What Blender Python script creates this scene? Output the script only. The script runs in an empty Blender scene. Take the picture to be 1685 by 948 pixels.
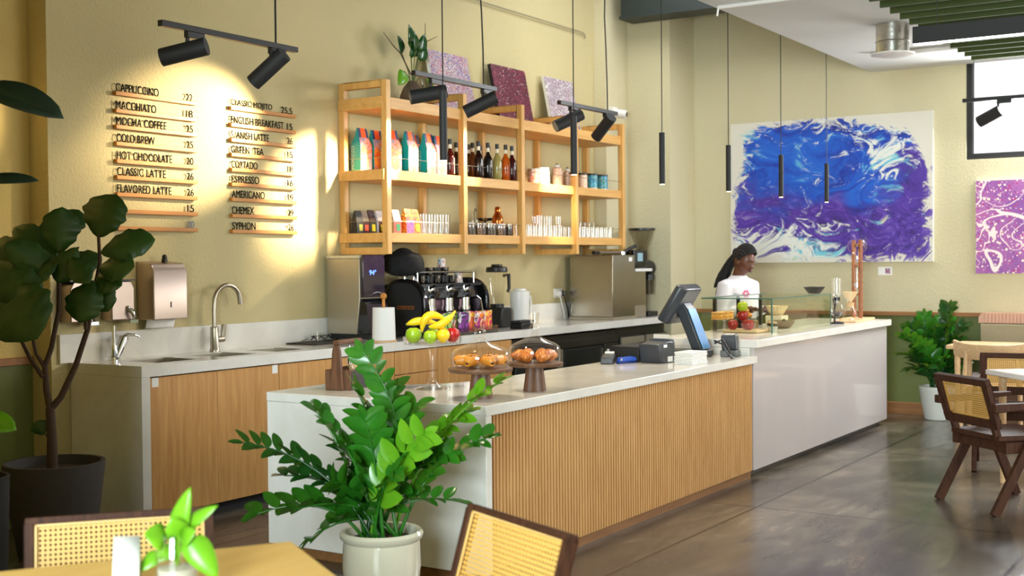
import bpy, math, random
from mathutils import Vector, Matrix, Euler
R = math.radians
PI = math.pi
rnd = random.Random(7)
S = bpy.context.scene
COL = S.collection

# ---------------------------------------------------------------- camera, world, light, exposure
def make_camera():
    cd = bpy.data.cameras.new('camera'); co = bpy.data.objects.new('camera', cd); COL.objects.link(co)
    yaw, pit, rol = R(32.577), R(1.228), R(-0.495)
    f = Vector((math.cos(yaw)*math.cos(pit), math.sin(yaw)*math.cos(pit), -math.sin(pit)))
    r = Vector((math.sin(yaw), -math.cos(yaw), 0)); u = r.cross(f)
    r2 = r*math.cos(rol) + u*math.sin(rol); u2 = -r*math.sin(rol) + u*math.cos(rol)
    m = Matrix((r2, u2, -f)).transposed().to_4x4(); m.translation = (0, 0, 1.5)
    co.matrix_world = m
    cd.sensor_width = 36; cd.lens = 2051.6/1685*36; cd.clip_end = 200; cd.clip_start = .05
    cd.dof.use_dof = True; cd.dof.focus_distance = 7.0; cd.dof.aperture_fstop = 3.0
    S.camera = co
make_camera()
S.view_settings.view_transform = 'Standard'
S.view_settings.look = 'None'
S.view_settings.gamma = 1
S.view_settings.use_curve_mapping = False
S.view_settings.exposure = 0.0
S.cycles.max_bounces = 8; S.cycles.transparent_max_bounces = 24
S.cycles.caustics_reflective = False; S.cycles.caustics_refractive = False
S.cycles.sample_clamp_indirect = 6
W = bpy.data.worlds.new('world'); S.world = W; W.use_nodes = True
W.node_tree.nodes['Background'].inputs[0].default_value = (.97, .99, 1, 1)
W.node_tree.nodes['Background'].inputs[1].default_value = 1.35

def area(name, loc, target, sx, sy, power, col, spread=180):
    l = bpy.data.lights.new(name, 'AREA'); l.shape = 'RECTANGLE'; l.size = sx; l.size_y = sy; l.energy = power; l.color = col
    l.spread = R(spread)
    o = bpy.data.objects.new(name, l); COL.objects.link(o); o.location = loc
    o.rotation_euler = (Vector(target)-Vector(loc)).to_track_quat('-Z', 'Y').to_euler()
    return o
# daylight through the glazed street front (behind and beside the camera) and the high window of the end wall
area('daylight_front', (8.6, -2.4, 2.1), (8.6, 4, 1.0), 4.4, 2.2, 165, (1, .95, .88))
area('assumed_skylight_fill', (10, 4.8, 4.55), (10, 4.8, 0), 2, 1.6, 52, (.95, .98, 1))  # added overhead fill for an assumed skylight; the ceiling has no opening
area('daylight_entrance', (-2.3, .35, 1.7), (4.9, 2.0, .9), 1.9, 2.6, 760, (.8, .95, 1))
area('daylight_end_window', (11.95, 1.6, 2.85), (6, 2.0, .6), 1.8, 1.0, 190, (.95, .98, 1))
# ---------------------------------------------------------------- materials
def lin(c):
    return tuple((v/12.92 if v <= .04045 else ((v+.055)/1.055)**2.4) for v in (x/255 for x in c)) + (1,)
class NT:
    def __init__(s, name):
        s.m = bpy.data.materials.new(name); s.m.use_nodes = True; s.t = s.m.node_tree
        s.b = s.t.nodes['Principled BSDF']; s.out = s.t.nodes['Material Output']
    def n(s, typ, **k):
        nd = s.t.nodes.new('ShaderNode'+typ)
        for a, v in k.items():
            if a.startswith('i_'):
                key = a[2:]; key = int(key) if key.isdigit() else key.replace('_', ' ')
                s.set(nd.inputs[key], v)
            else: setattr(nd, a, v)
        return nd
    def set(s, sock, v):
        if isinstance(v, bpy.types.NodeSocket): s.t.links.new(v, sock)
        else: sock.default_value = v
    def math(s, op, a, b=0.0, c=0.0, clamp=False):
        nd = s.t.nodes.new('ShaderNodeMath'); nd.operation = op; nd.use_clamp = clamp
        s.set(nd.inputs[0], a); s.set(nd.inputs[1], b); s.set(nd.inputs[2], c); return nd.outputs[0]
    def mix(s, fac, a, b, mode='MIX'):
        nd = s.t.nodes.new('ShaderNodeMix'); nd.data_type = 'RGBA'; nd.blend_type = mode
        s.set(nd.inputs[0], fac); s.set(nd.inputs[6], a); s.set(nd.inputs[7], b); return nd.outputs[2]
    def co(s, which='Object', scale=(1, 1, 1), rot=(0, 0, 0), loc=(0, 0, 0)):
        tc = s.t.nodes.new('ShaderNodeTexCoord'); mp = s.t.nodes.new('ShaderNodeMapping')
        mp.inputs['Scale'].default_value = scale; mp.inputs['Rotation'].default_value = rot; mp.inputs['Location'].default_value = loc
        s.t.links.new(tc.outputs[which], mp.inputs[0]); return mp.outputs[0]
    def noise(s, co, scale, detail=3, rough=.5, dist=0, out=0):
        nd = s.n('TexNoise'); s.set(nd.inputs['Vector'], co); s.set(nd.inputs['Scale'], scale); nd.inputs['Detail'].default_value = detail
        nd.inputs['Roughness'].default_value = rough; nd.inputs['Distortion'].default_value = dist; return nd.outputs[out]
    def ramp(s, fac, stops, interp='LINEAR'):
        nd = s.t.nodes.new('ShaderNodeValToRGB'); nd.color_ramp.interpolation = interp
        e = nd.color_ramp.elements
        while len(e) < len(stops): e.new(.5)
        for k, (p, c) in enumerate(stops): e[k].position = p; e[k].color = c
        s.set(nd.inputs[0], fac); return nd.outputs[0]
    def bump(s, h, strength=.3, dist=.01):
        nd = s.n('Bump'); nd.inputs['Strength'].default_value = strength; nd.inputs['Distance'].default_value = dist
        s.set(nd.inputs['Height'], h); s.set(s.b.inputs['Normal'], nd.outputs[0])
    def base(s, v): s.set(s.b.inputs['Base Color'], v)
    def p(s, **k):
        for a, v in k.items(): s.set(s.b.inputs[a.replace('_', ' ')], v)
        return s
def plain(name, rgb, rough=.5, metal=0, var=.06, vscale=30, bump=0, coat=0, sub=0, spec=None, sheen=0):
    t = NT(name); c = lin(rgb); co = t.co()
    f = t.noise(co, vscale, 3)
    a = tuple(max(0, x*(1-var)) for x in c[:3])+(1,); b = tuple(min(1, x*(1+var)) for x in c[:3])+(1,)
    t.base(t.mix(f, a, b)); t.p(Roughness=rough, Metallic=metal, Coat_Weight=coat)
    if spec is not None: t.p(Specular_IOR_Level=spec)
    if bump: t.bump(t.noise(co, vscale*2, 3), bump, .004)
    return t.m
def wood(name, dark, light, axis=2, scale=1.0, rough=.4, stretch=14, coat=0):
    t = NT(name); st = [scale*stretch]*3; st[axis] = scale*1.1
    co = t.co(scale=tuple(st))
    f = t.noise(co, 2.2, 5, .6, .6); g = t.noise(co, 9, 3, .6)
    c = t.ramp(f, [(.3, lin(dark)), (.7, lin(light))])
    t.base(t.mix(t.math('MULTIPLY', g, .25), c, lin(dark))); t.p(Roughness=rough, Coat_Weight=coat); t.bump(g, .06, .002)
    return t.m
def glass(name, tint=(1, 1, 1), body=.06, rough=.02, edge=.9):
    """thin clear glass: a fresnel mirror over a clear sheet, so light still passes"""
    t = NT(name); tr = t.n('BsdfTransparent'); tr.inputs[0].default_value = tuple(tint)+(1,)
    gl = t.n('BsdfGlossy'); gl.inputs['Roughness'].default_value = rough; gl.inputs[0].default_value = (1, 1, 1, 1)
    lw = t.n('LayerWeight'); lw.inputs[0].default_value = .35
    f = t.math('MULTIPLY_ADD', t.math('POWER', lw.outputs['Facing'], 2.2), edge*.5, body)
    mx = t.n('MixShader'); t.set(mx.inputs[0], f); t.set(mx.inputs[1], tr.outputs[0]); t.set(mx.inputs[2], gl.outputs[0])
    t.t.links.new(mx.outputs[0], t.out.inputs[0]); return t.m
def emit(name, rgb, power):
    t = NT(name); t.base(lin(rgb)); t.p(Emission_Color=lin(rgb), Emission_Strength=power); return t.m

def stucco(name, rgb, rgb2):
    t = NT(name); co = t.co()
    f = t.noise(co, 1.3, 4); t.base(t.mix(f, lin(rgb), lin(rgb2)))
    v = t.noise(t.co(scale=(1, 1, .75)), 62, 4, .6, .5)
    t.p(Roughness=.75, Specular_IOR_Level=.25); t.bump(v, .6, .012); return t.m
WALL = stucco('cream_stucco', (192, 178, 132), (202, 188, 143))
WALLE = stucco('pale_stucco', (206, 196, 160), (214, 205, 172))
WALLY = stucco('yellow_stucco', (214, 188, 118), (220, 196, 130))
GREEN = plain('olive_green_paint', (106, 116, 58), .5, var=.05, vscale=2)
def concrete():
    t = NT('polished_concrete'); co = t.co()
    a = t.noise(co, 1.0, 7, .6, 1.0); b = t.noise(t.co(scale=(.8, 3.4, 1), rot=(0, 0, .15)), 1.5, 7, .6, 1.2); d = t.noise(co, 14, 5, .7)
    c = t.ramp(a, [(.34, lin((46, 44, 42))), (.46, lin((82, 76, 68))), (.54, lin((112, 103, 90))), (.66, lin((150, 138, 120)))])
    c = t.mix(t.ramp(b, [(.36, (0, 0, 0, 1)), (.62, (.85, .85, .85, 1))]), c, lin((70, 62, 52)))
    c = t.mix(t.math('MULTIPLY', d, .35), c, lin((70, 66, 62)))
    sp = t.n('SeparateXYZ'); t.set(sp.inputs[0], co); X, Y = sp.outputs[0], sp.outputs[1]
    def joint(v, at, w=.011): return t.math('LESS_THAN', t.math('ABSOLUTE', t.math('SUBTRACT', v, at)), w)
    j = joint(Y, 2.81)
    for k in (4.6, 7.12, 9.6): j = t.math('MAXIMUM', j, joint(X, k))
    for k in (1.2, 4.9): j = t.math('MAXIMUM', j, joint(Y, k))
    c = t.mix(j, c, lin((30, 27, 25))); t.base(c)
    t.p(Roughness=t.math('MULTIPLY_ADD', b, .35, .05), Specular_IOR_Level=.5)
    t.bump(t.math('SUBTRACT', t.math('MULTIPLY', a, .05), t.math('MULTIPLY', j, .2)), .12, .01); return t.m
FLOOR = concrete()
def quartz():
    t = NT('white_quartz'); co = t.co(); f = t.noise(co, 3, 6, .6, .8)
    t.base(t.ramp(f, [(.35, lin((222, 218, 210))), (.6, lin((232, 229, 222)))])); t.p(Roughness=.12, Specular_IOR_Level=.5); return t.m
QUARTZ = quartz()
GLOSSW = plain('gloss_white_panel', (190, 182, 180), .08, var=.02, vscale=1)
OAKV = wood('oak_veneer', (188, 132, 70), (218, 168, 102), 2, 1.0, .42, 16)
OAKS = wood('oak_slats', (188, 138, 80), (216, 168, 108), 2, 1.2, .5, 18)
OAKD = wood('oak_plinth', (122, 82, 46), (150, 106, 64), 0, 1, .5)
PINE = wood('blond_ash', (208, 154, 80), (232, 182, 108), 0, .8, .45, 12)
PINEZ = wood('blond_ash_post', (208, 154, 80), (232, 182, 108), 2, .8, .45, 12)
RAILW = wood('rail_wood', (140, 92, 50), (170, 120, 70), 1, 1, .5)
LEDGE = wood('ledge_wood', (176, 112, 36), (206, 140, 56), 0, 1, .5)
WALNUT = wood('walnut', (74, 46, 30), (120, 80, 54), 2, 2.5, .45, 14)
DARKW = wood('dark_teak', (48, 27, 17), (78, 46, 30), 2, 2, .62, 12)
DARKW.node_tree.nodes['Principled BSDF'].inputs['Specular IOR Level'].default_value = .2
LIGHTW = wood('light_beech', (196, 158, 112), (222, 188, 144), 0, 1.5, .45)
TABLEW = wood('oak_table', (222, 176, 98), (238, 198, 120), 0, .7, .38, 10)
BLACK = plain('black_metal', (22, 22, 24), .38, var=.1)
BLACKM = plain('matt_black', (26, 26, 27), .65, var=.1)
GLBLACK = plain('gloss_black', (12, 12, 15), .1, var=.05)
CHARC = plain('charcoal_plastic', (52, 56, 62), .38, var=.06)
STEEL = plain('brushed_steel', (176, 168, 152), .3, 1, var=.08, vscale=8)
CHROME = plain('chrome', (225, 225, 225), .08, 1, var=.02)
STEELW = plain('satin_steel_side', (170, 160, 140), .42, .6, var=.04, vscale=3)
FRIDGE = plain('dark_steel', (72, 68, 62), .34, .7, var=.1, vscale=5)
FRIDGED = plain('black_steel_door', (40, 40, 42), .35, .4, var=.1, vscale=5)
WHITE = plain('white_plastic', (232, 230, 226), .35, var=.02)
PAPER = plain('white_paper', (240, 238, 234), .8, var=.03, vscale=40)
MILKY = plain('milky_plastic', (228, 226, 222), .3, var=.02)
GLASS = glass('clear_glass')
GLASSD = glass('dome_glass', (.99, .985, .97), .055, .03, .95)
CASEG = glass('case_glass', (.93, .95, .9), .05, .01, .5)
GREYG = glass('smoked_acrylic', (.72, .7, .66), .08, .05, .6)
POTW = plain('white_glaze', (226, 228, 220), .16, var=.03, vscale=6)
POTC = plain('cream_glaze', (216, 210, 188), .14, var=.05, vscale=8)
POTG = plain('dark_grey_stone', (58, 52, 48), .7, var=.15, vscale=40, bump=.15)
SOIL = plain('potting_soil', (44, 32, 24), .95, var=.5, vscale=120, bump=.8)
def leafmat(name, a, b, rough=.28, trans=.25):
    t = NT(name); co = t.co(); f = t.noise(co, 14, 3); c = t.mix(f, lin(a), lin(b)); t.base(c)
    t.p(Roughness=rough, Specular_IOR_Level=.55)
    tl = t.n('BsdfTranslucent'); t.set(tl.inputs[0], t.mix(.5, c, lin((150, 190, 40))))
    mx = t.n('MixShader'); mx.inputs[0].default_value = trans; t.set(mx.inputs[1], t.b.outputs[0]); t.set(mx.inputs[2], tl.outputs[0])
    t.t.links.new(mx.outputs[0], t.out.inputs[0]); return t.m
ZZG = leafmat('glossy_green_leaf', (28, 92, 24), (58, 138, 36), .2)
ZZY = leafmat('fresh_green_leaf', (72, 150, 24), (122, 184, 40), .25)
ZZD = leafmat('deep_green_leaf', (18, 64, 22), (34, 92, 34), .25)
FIGG = leafmat('fig_leaf', (30, 62, 18), (62, 98, 36), .38, .15)
FIGB = leafmat('dusky_leaf', (30, 52, 42), (46, 70, 52), .35, .15)
POTHOS = leafmat('pothos_leaf', (84, 158, 20), (140, 200, 40), .3, .35)
BARK = plain('brown_bark', (70, 50, 36), .85, var=.35, vscale=60, bump=.6)
STEMG = plain('green_stem', (74, 96, 40), .5, var=.2)
def cane():
    t = NT('woven_cane'); uv = t.co('UV', scale=(74, 74, 74))
    sp = t.n('SeparateXYZ'); t.set(sp.inputs[0], uv)
    def cell(v): return t.math('SUBTRACT', t.math('FRACT', v), .5)
    a = t.math('ABSOLUTE', cell(sp.outputs[0])); b = t.math('ABSOLUTE', cell(sp.outputs[1]))
    dd = t.math('ADD', t.math('POWER', a, 2), t.math('POWER', b, 2))
    hole = t.math('LESS_THAN', dd, .072)
    n = t.noise(uv, 1.5, 3); t.base(t.mix(n, lin((196, 146, 66)), lin((226, 180, 98)))); t.p(Roughness=.5)
    t.bump(t.math('SUBTRACT', dd, t.math('MULTIPLY', n, .2)), .3, .002)
    tr = t.n('BsdfTransparent'); mx = t.n('MixShader'); t.set(mx.inputs[0], hole); t.set(mx.inputs[1], t.b.outputs[0]); t.set(mx.inputs[2], tr.outputs[0])
    t.t.links.new(mx.outputs[0], t.out.inputs[0]); return t.m
CANE = cane()
def speckle(name, base, cols, scale=60):
    """splattered paint: voronoi flecks of several colours over a ground"""
    t = NT(name); c = lin(base); co = t.co()
    for k, (rgb, th, sc) in enumerate(cols):
        v = t.n('TexVoronoi'); t.set(v.inputs['Vector'], t.co(loc=(k*3.1, k*1.7, k*.9))); v.inputs['Scale'].default_value = scale*sc; v.inputs['Randomness'].default_value = 1
        nz = t.noise(co, 5+k*2, 2)
        m = t.math('LESS_THAN', v.outputs['Distance'], t.math('MULTIPLY', nz, th*2))
        c = t.mix(m, c, lin(rgb))
    t.base(c); t.p(Roughness=.5); return t.m
def patches(name, cols, scale, base=None, rough=.4, dist=.6):
    """printed artwork: hard-edged patches of several colours"""
    t = NT(name); f = t.noise(t.co(), scale, 3, .6, dist)
    k = len(cols); st = [(0 if i == 0 else .32+.36*i/k, lin(c)) for i, c in enumerate(cols)]
    t.base(t.ramp(f, st, 'CONSTANT')); t.p(Roughness=rough); return t.m

# ---------------------------------------------------------------- mesh builder
class MB:
    def __init__(s): s.v = []; s.f = []; s.uv = {}
    def add(s, vs, fs):
        o = len(s.v); s.v += [tuple(v) for v in vs]; s.f += [tuple(i+o for i in f) for f in fs]; return s
    def hexa(s, p):
        return s.add(p, [(0, 3, 2, 1), (4, 5, 6, 7), (0, 1, 5, 4), (1, 2, 6, 5), (2, 3, 7, 6), (3, 0, 4, 7)])
    def box(s, x0, x1, y0, y1, z0, z1):
        return s.hexa([(x0, y0, z0), (x1, y0, z0), (x1, y1, z0), (x0, y1, z0), (x0, y0, z1), (x1, y0, z1), (x1, y1, z1), (x0, y1, z1)])
    def cbox(s, c, d, rot=None):
        """box of size d centred at c, turned by an Euler or Matrix"""
        M = Matrix.Identity(3) if rot is None else (rot.to_matrix() if isinstance(rot, Euler) else rot)
        x, y, z = (q/2 for q in d); c = Vector(c)
        return s.hexa([c+M@Vector(q) for q in ((-x, -y, -z), (x, -y, -z), (x, y, -z), (-x, y, -z), (-x, -y, z), (x, -y, z), (x, y, z), (-x, y, z))])
    def bar(s, a, b, w, h=None, up=(0, 0, 1)):
        a, b = Vector(a), Vector(b); h = h or w; d = (b-a).normalized(); u = Vector(up)
        if abs(d.dot(u)) > .98: u = Vector((1, 0, 0)) if abs(d.x) < .9 else Vector((0, 1, 0))
        sx = d.cross(u).normalized()*w/2; sy = sx.cross(d).normalized()*h/2
        return s.hexa([a-sx-sy, a+sx-sy, a+sx+sy, a-sx+sy, b-sx-sy, b+sx-sy, b+sx+sy, b-sx+sy])
    def tube(s, pts, r, n=8, caps=True, flat=1.0):
        pts = [Vector(p) for p in pts]; k = len(pts); rs = list(r) if isinstance(r, (list, tuple)) else [r]*k
        t = [(pts[min(i+1, k-1)]-pts[max(i-1, 0)]).normalized() for i in range(k)]
        ref = Vector((0, 0, 1)) if abs(t[0].z) < .9 else Vector((1, 0, 0)); nx = t[0].cross(ref).normalized()
        vs = []; fs = []
        for i in range(k):
            if i: nx = (nx-t[i]*nx.dot(t[i])).normalized()
            ny = t[i].cross(nx)
            for j in range(n):
                a = 2*PI*j/n; vs.append(pts[i]+(nx*math.cos(a)+ny*math.sin(a)*flat)*rs[i])
        for i in range(k-1):
            for j in range(n): fs.append((i*n+j, i*n+(j+1) % n, (i+1)*n+(j+1) % n, (i+1)*n+j))
        if caps: fs += [tuple(range(n))[::-1], tuple((k-1)*n+j for j in range(n))]
        return s.add(vs, fs)
    def cyl(s, a, b, r0, r1=None, n=20): return s.tube([a, b], [r0, r0 if r1 is None else r1], n)
    def lathe(s, prof, c=(0, 0, 0), n=28, mat=None, sx=1, sy=1):
        """turn (radius, height) pairs about z; mat re-orients"""
        vs = []; fs = []; k = len(prof)
        for r, z in prof:
            for j in range(n):
                a = 2*PI*j/n; vs.append(Vector((r*math.cos(a)*sx, r*math.sin(a)*sy, z)))
        if mat is not None: vs = [mat@v for v in vs]
        vs = [v+Vector(c) for v in vs]
        for i in range(k-1):
            for j in range(n): fs.append((i*n+j, i*n+(j+1) % n, (i+1)*n+(j+1) % n, (i+1)*n+j))
        if prof[0][0] > 1e-6: fs.append(tuple(range(n))[::-1])
        if prof[-1][0] > 1e-6: fs.append(tuple((k-1)*n+j for j in range(n)))
        return s.add(vs, fs)
    def open_lathe(s, prof, c=(0, 0, 0), n=28, mat=None):
        k0 = len(s.f); s.lathe(prof, c, n, mat)
        s.f = [f for i, f in enumerate(s.f) if i < k0 or len(f) == 4]; return s
    def ball(s, c, r, n=14, m=9, rot=None):
        rx, ry, rz = (r, r, r) if not isinstance(r, (tuple, list)) else r
        M = Matrix.Identity(3) if rot is None else rot.to_matrix(); c = Vector(c); vs = []; fs = []
        for i in range(m+1):
            t = PI*i/m
            for j in range(n):
                a = 2*PI*j/n; vs.append(c+M@Vector((rx*math.sin(t)*math.cos(a), ry*math.sin(t)*math.sin(a), -rz*math.cos(t))))
        for i in range(m):
            for j in range(n): fs.append((i*n+j, i*n+(j+1) % n, (i+1)*n+(j+1) % n, (i+1)*n+j))
        return s.add(vs, fs)
    def prism(s, poly, z0, z1, fn=None):
        """extrude a plan polygon; fn maps (u, v, w) to xyz"""
        fn = fn or (lambda u, v, w: (u, v, w)); n = len(poly)
        vs = [fn(u, v, z0) for u, v in poly]+[fn(u, v, z1) for u, v in poly]
        return s.add(vs, [tuple(range(n))[::-1], tuple(range(n, 2*n))]+[(i, (i+1) % n, n+(i+1) % n, n+i) for i in range(n)])
    def sheet(s, P, w=None):
        """rows of points to a grid of quads"""
        n = len(P[0]); vs = [p for row in P for p in row]
        return s.add(vs, [(i*n+j, i*n+j+1, (i+1)*n+j+1, (i+1)*n+j) for i in range(len(P)-1) for j in range(n-1)])
    def uvquad(s, a, b, c, d, w, h):
        s.add([a, b, c, d], [(0, 1, 2, 3)]); s.uv[len(s.f)-1] = [(0, 0), (w, 0), (w, h), (0, h)]; return s
    def xf(s, M, start=0):
        s.v = s.v[:start]+[tuple(M@Vector(v)) for v in s.v[start:]]; return s
    def mesh(s, name, mats, off=(0, 0, 0), ang=38):
        me = bpy.data.meshes.new(name)
        me.from_pydata([(x-off[0], y-off[1], z-off[2]) for x, y, z in s.v], [], s.f)
        for m in (mats if isinstance(mats, (list, tuple)) else [mats]): me.materials.append(m)
        if s.uv:
            L = me.uv_layers.new(name='UVMap')
            for fi, q in s.uv.items():
                p = me.polygons[fi]
                for li, c in zip(p.loop_indices, q): L.data[li].uv = c
        import bmesh
        b = bmesh.new(); b.from_mesh(me); bmesh.ops.remove_doubles(b, verts=b.verts, dist=1e-6)
        bmesh.ops.recalc_face_normals(b, faces=b.faces); b.to_mesh(me); b.free()
        for p in me.polygons: p.use_smooth = True
        me.set_sharp_from_angle(angle=R(ang)); return me
def tag(o, label=None, cat=None, group=None, kind=None):
    if label: o['label'] = label
    if cat: o['category'] = cat
    if group: o['group'] = group
    if kind: o['kind'] = kind
    return o
def thing(name, label, cat, loc=(0, 0, 0), rz=0, group=None):
    o = bpy.data.objects.new(name, None); o.empty_display_size = .1; COL.objects.link(o)
    o.location = loc; o.rotation_euler = (0, 0, rz); return tag(o, label, cat, group)
def put(name, mb, mats, parent=None, world=False, bevel=0, seg=2, ang=38, label=None, solid=0, sub=0):
    """one mesh object; with world=True the builder's points are world points of an unturned parent"""
    off = tuple(parent.location) if (parent is not None and world and parent.parent is None) else (0, 0, 0)
    if parent is not None and world and parent.parent is not None: off = tuple(parent.parent.location)
    o = bpy.data.objects.new(name, mb.mesh(name, mats, off, ang) if isinstance(mb, MB) else mb); COL.objects.link(o)
    if parent is not None: o.parent = parent
    if sub:
        md = o.modifiers.new('round', 'SUBSURF'); md.levels = sub; md.render_levels = sub
    if solid:
        md = o.modifiers.new('thick', 'SOLIDIFY'); md.thickness = solid; md.offset = 0
    if bevel:
        md = o.modifiers.new('soft', 'BEVEL'); md.width = bevel; md.segments = seg; md.limit_method = 'ANGLE'; md.angle_limit = R(40)
    if label: o['label'] = label
    return o
def solo(name, mb, mats, label, cat, loc=(0, 0, 0), rz=0, group=None, **k):
    """a thing that is one mesh; mb is built about its base"""
    o = put(name, mb, mats, **k); o.location = loc; o.rotation_euler = (0, 0, rz); return tag(o, label, cat, group)
def struct(name, mb, mats, **k): return tag(put(name, mb, mats, **k), kind='structure')
def kids(o): return [c for c in bpy.data.objects if c.parent == o]
def dup(root, loc, rz=0, label=None, group=None):
    def cp(o, par):
        c = o.copy(); COL.objects.link(c)
        if par is not None: c.parent = par
        for k in TREE.get(o.name, ()): cp(bpy.data.objects[k], c)
        return c
    TREE = {}
    for o in bpy.data.objects:
        if o.parent is not None: TREE.setdefault(o.parent.name, []).append(o.name)
    r = cp(root, None); r.location = loc; r.rotation_euler = (0, 0, rz)
    if label: r['label'] = label
    if group: r['group'] = group
    return r
def text_mb(txt, x0, x1, h, y=0, z=0, depth=.004, track=1.0):
    """lettering standing in the xz plane, facing -y, fitted to the width x0..x1 and cap height h"""
    c = bpy.data.curves.new('t', 'FONT'); c.body = txt; c.extrude = .02; c.size = 1
    o = bpy.data.objects.new('t', c); COL.objects.link(o)
    me = bpy.data.meshes.new_from_object(o); bpy.data.objects.remove(o)
    vs = [v.co.copy() for v in me.vertices]; fs = [tuple(p.vertices) for p in me.polygons]
    ax, bx = min(v.x for v in vs), max(v.x for v in vs); ay, by = min(v.y for v in vs), max(v.y for v in vs)
    mb = MB()
    mb.add([(x0+(v.x-ax)/(bx-ax)*(x1-x0), y-depth/2-(v.z/.02)*depth/2, z+(v.y-ay)/(by-ay)*h) for v in vs], fs)
    bpy.data.meshes.remove(me); bpy.data.curves.remove(c); return mb
# ---------------------------------------------------------------- the room
struct('floor', MB().box(-2.4, 12.4, -2.7, 6.5, -.1, 0), FLOOR)
struct('ceiling', MB().box(-2.4, 12.4, -2.7, 6.5, 4.6, 4.7), plain('ceiling_grey', (150, 148, 140), .8))
struct('wall_back', MB().box(4.575, 11.03, 6.05, 6.4, 0, 4.6), WALL)
struct('wall_left_and_blocker', MB().box(2.4, 4.575, 6.22, 6.4, .975, 4.6).box(2.25, 2.4, 3.48, 6.4, 0, 4.6), WALLY)  # second box: unseen return wall added to block entrance light from the sink end
struct('wainscot_left', MB().box(2.4, 4.575, 6.22, 6.4, 0, .93), GREEN)
struct('trim_1', MB().box(2.4, 4.575, 6.2, 6.4, .93, .975), RAILW, bevel=.004)
WY0, WY1, WZ0, WZ1 = .9, 2.695, 2.41, 3.42
struct('wall_end', MB().box(12.1, 12.4, -2.7, 6.05, .985, WZ0).box(12.1, 12.4, -2.7, 6.05, WZ1, 4.6).box(12.1, 12.4, WY1, 6.05, WZ0, WZ1).box(12.1, 12.4, -2.7, WY0, WZ0, WZ1), WALLE)
struct('wainscot_end', MB().box(12.1, 12.4, -2.7, 6.05, 0, .945), GREEN)
struct('trim_2', MB().box(12.075, 12.4, -2.7, 5.44, .945, .985), RAILW, bevel=.004)
struct('baseboard_end', MB().box(12.075, 12.1, -2.7, 5.44, 0, .115), RAILW, bevel=.004)
struct('pillar_1', MB().box(11.507, 12.1, 5.442, 6.4, 0, 4.6), WALLE)
struct('pillar_2', MB().box(11.031, 11.507, 5.917, 6.4, 0, 4.6), WALLE)
struct('ceiling_soffit', MB().box(3.0, 12.1, -2.7, 3.58, 3.3, 3.4), plain('soffit_paint', (206, 208, 206), .7, var=.04, vscale=3))
struct('ceiling_beam', MB().box(11.1, 11.4, 3.6, 5.8, 3.9, 3.93).box(11.12, 11.16, 3.6, 5.79, 3.93, 4.35).box(11.1, 11.4, 3.6, 5.8, 4.35, 4.4), plain('dark_green_steel', (34, 44, 42), .5))
def fronts():  # unseen walls; street bays and entrance part-closed to limit light on the left
    m = MB()
    for z0, z1 in ((0, .12), (2.95, 4.6)): m.box(-2.4, 12.4, -2.7, -2.55, z0, z1)
    m.box(-2.4, 4.4, -2.7, -2.55, .12, 2.95)
    for x in (4.4, 6.5, 9.5, 12.2): m.box(x, x+.16, -2.7, -2.55, .12, 2.95)
    struct('wall_front', m, WALL)
    m = MB().box(-2.55, -2.4, 1.3, 3.5, 0, 4.6).box(-2.55, -2.4, -2.7, -.6, 0, 4.6).box(-2.55, -2.4, -.6, 1.3, 3.1, 4.6).box(-2.55, 2.24, 3.48, 3.6, 0, 4.6)
    struct('wall_entrance', m, WALL)
fronts()
def window():
    f = MB(); y0, y1, z0, z1 = WY0, WY1, WZ0, WZ1
    w = .05
    f.box(12.12, 12.2, y0, y1, z0, z0+w).box(12.12, 12.2, y0, y1, z1-w, z1).box(12.12, 12.2, y1-w, y1, z0+w, z1-w).box(12.12, 12.2, y0, y0+w, z0+w, z1-w)
    o = struct('window_1', f, BLACKM, bevel=.005)
    put('pane', MB().box(12.155, 12.165, y0+w, y1-w, z0+w, z1-w), glass('window_glass', (1, 1, 1), .03, .01, .4), o)
window()

# ---------------------------------------------------------------- service bar, slatted front and white waterfall end
PLY = [(4.725, 3.165), (8.055, 3.165), (8.055, 3.89), (5.72, 3.89), (5.5, 3.97), (5.34, 4.13), (5.25, 4.3), (5.2, 4.53), (4.725, 4.53)]
def service_bar():
    t = thing('service_bar', 'long low service bar with vertical oak slats and white stone top', 'counter', (4.725, 3.165, 0))
    put('worktop', MB().prism(PLY, .79, .838), QUARTZ, t, True, bevel=.004)
    put('end_panel', MB().box(4.727, 4.775, 3.167, 4.528, .055, .79), QUARTZ, t, True, bevel=.003)
    m = MB().box(4.776, 8.05, 3.225, 3.245, .055, .79); n = 112; p = (8.05-4.776)/n
    for i in range(n):
        x = 4.776+i*p; m.box(x+.001, x+p*.58, 3.2, 3.2255, .055, .789)
    put('slatted_front', m, OAKS, t, True, ang=20)
    put('back_panel', MB().prism([(4.78, 3.25), (8.05, 3.25), (8.05, 3.86), (5.7, 3.86), (5.45, 3.98), (5.22, 4.3), (5.17, 4.5), (4.78, 4.5)], .055, .789), GLOSSW, t, True)
    put('plinth', MB().prism([(4.76, 3.215), (8.05, 3.215), (8.05, 3.8), (5.65, 3.8), (5.1, 4.3), (5.1, 4.45), (4.76, 4.45)], 0, .055), OAKD, t, True)
service_bar()
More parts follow.
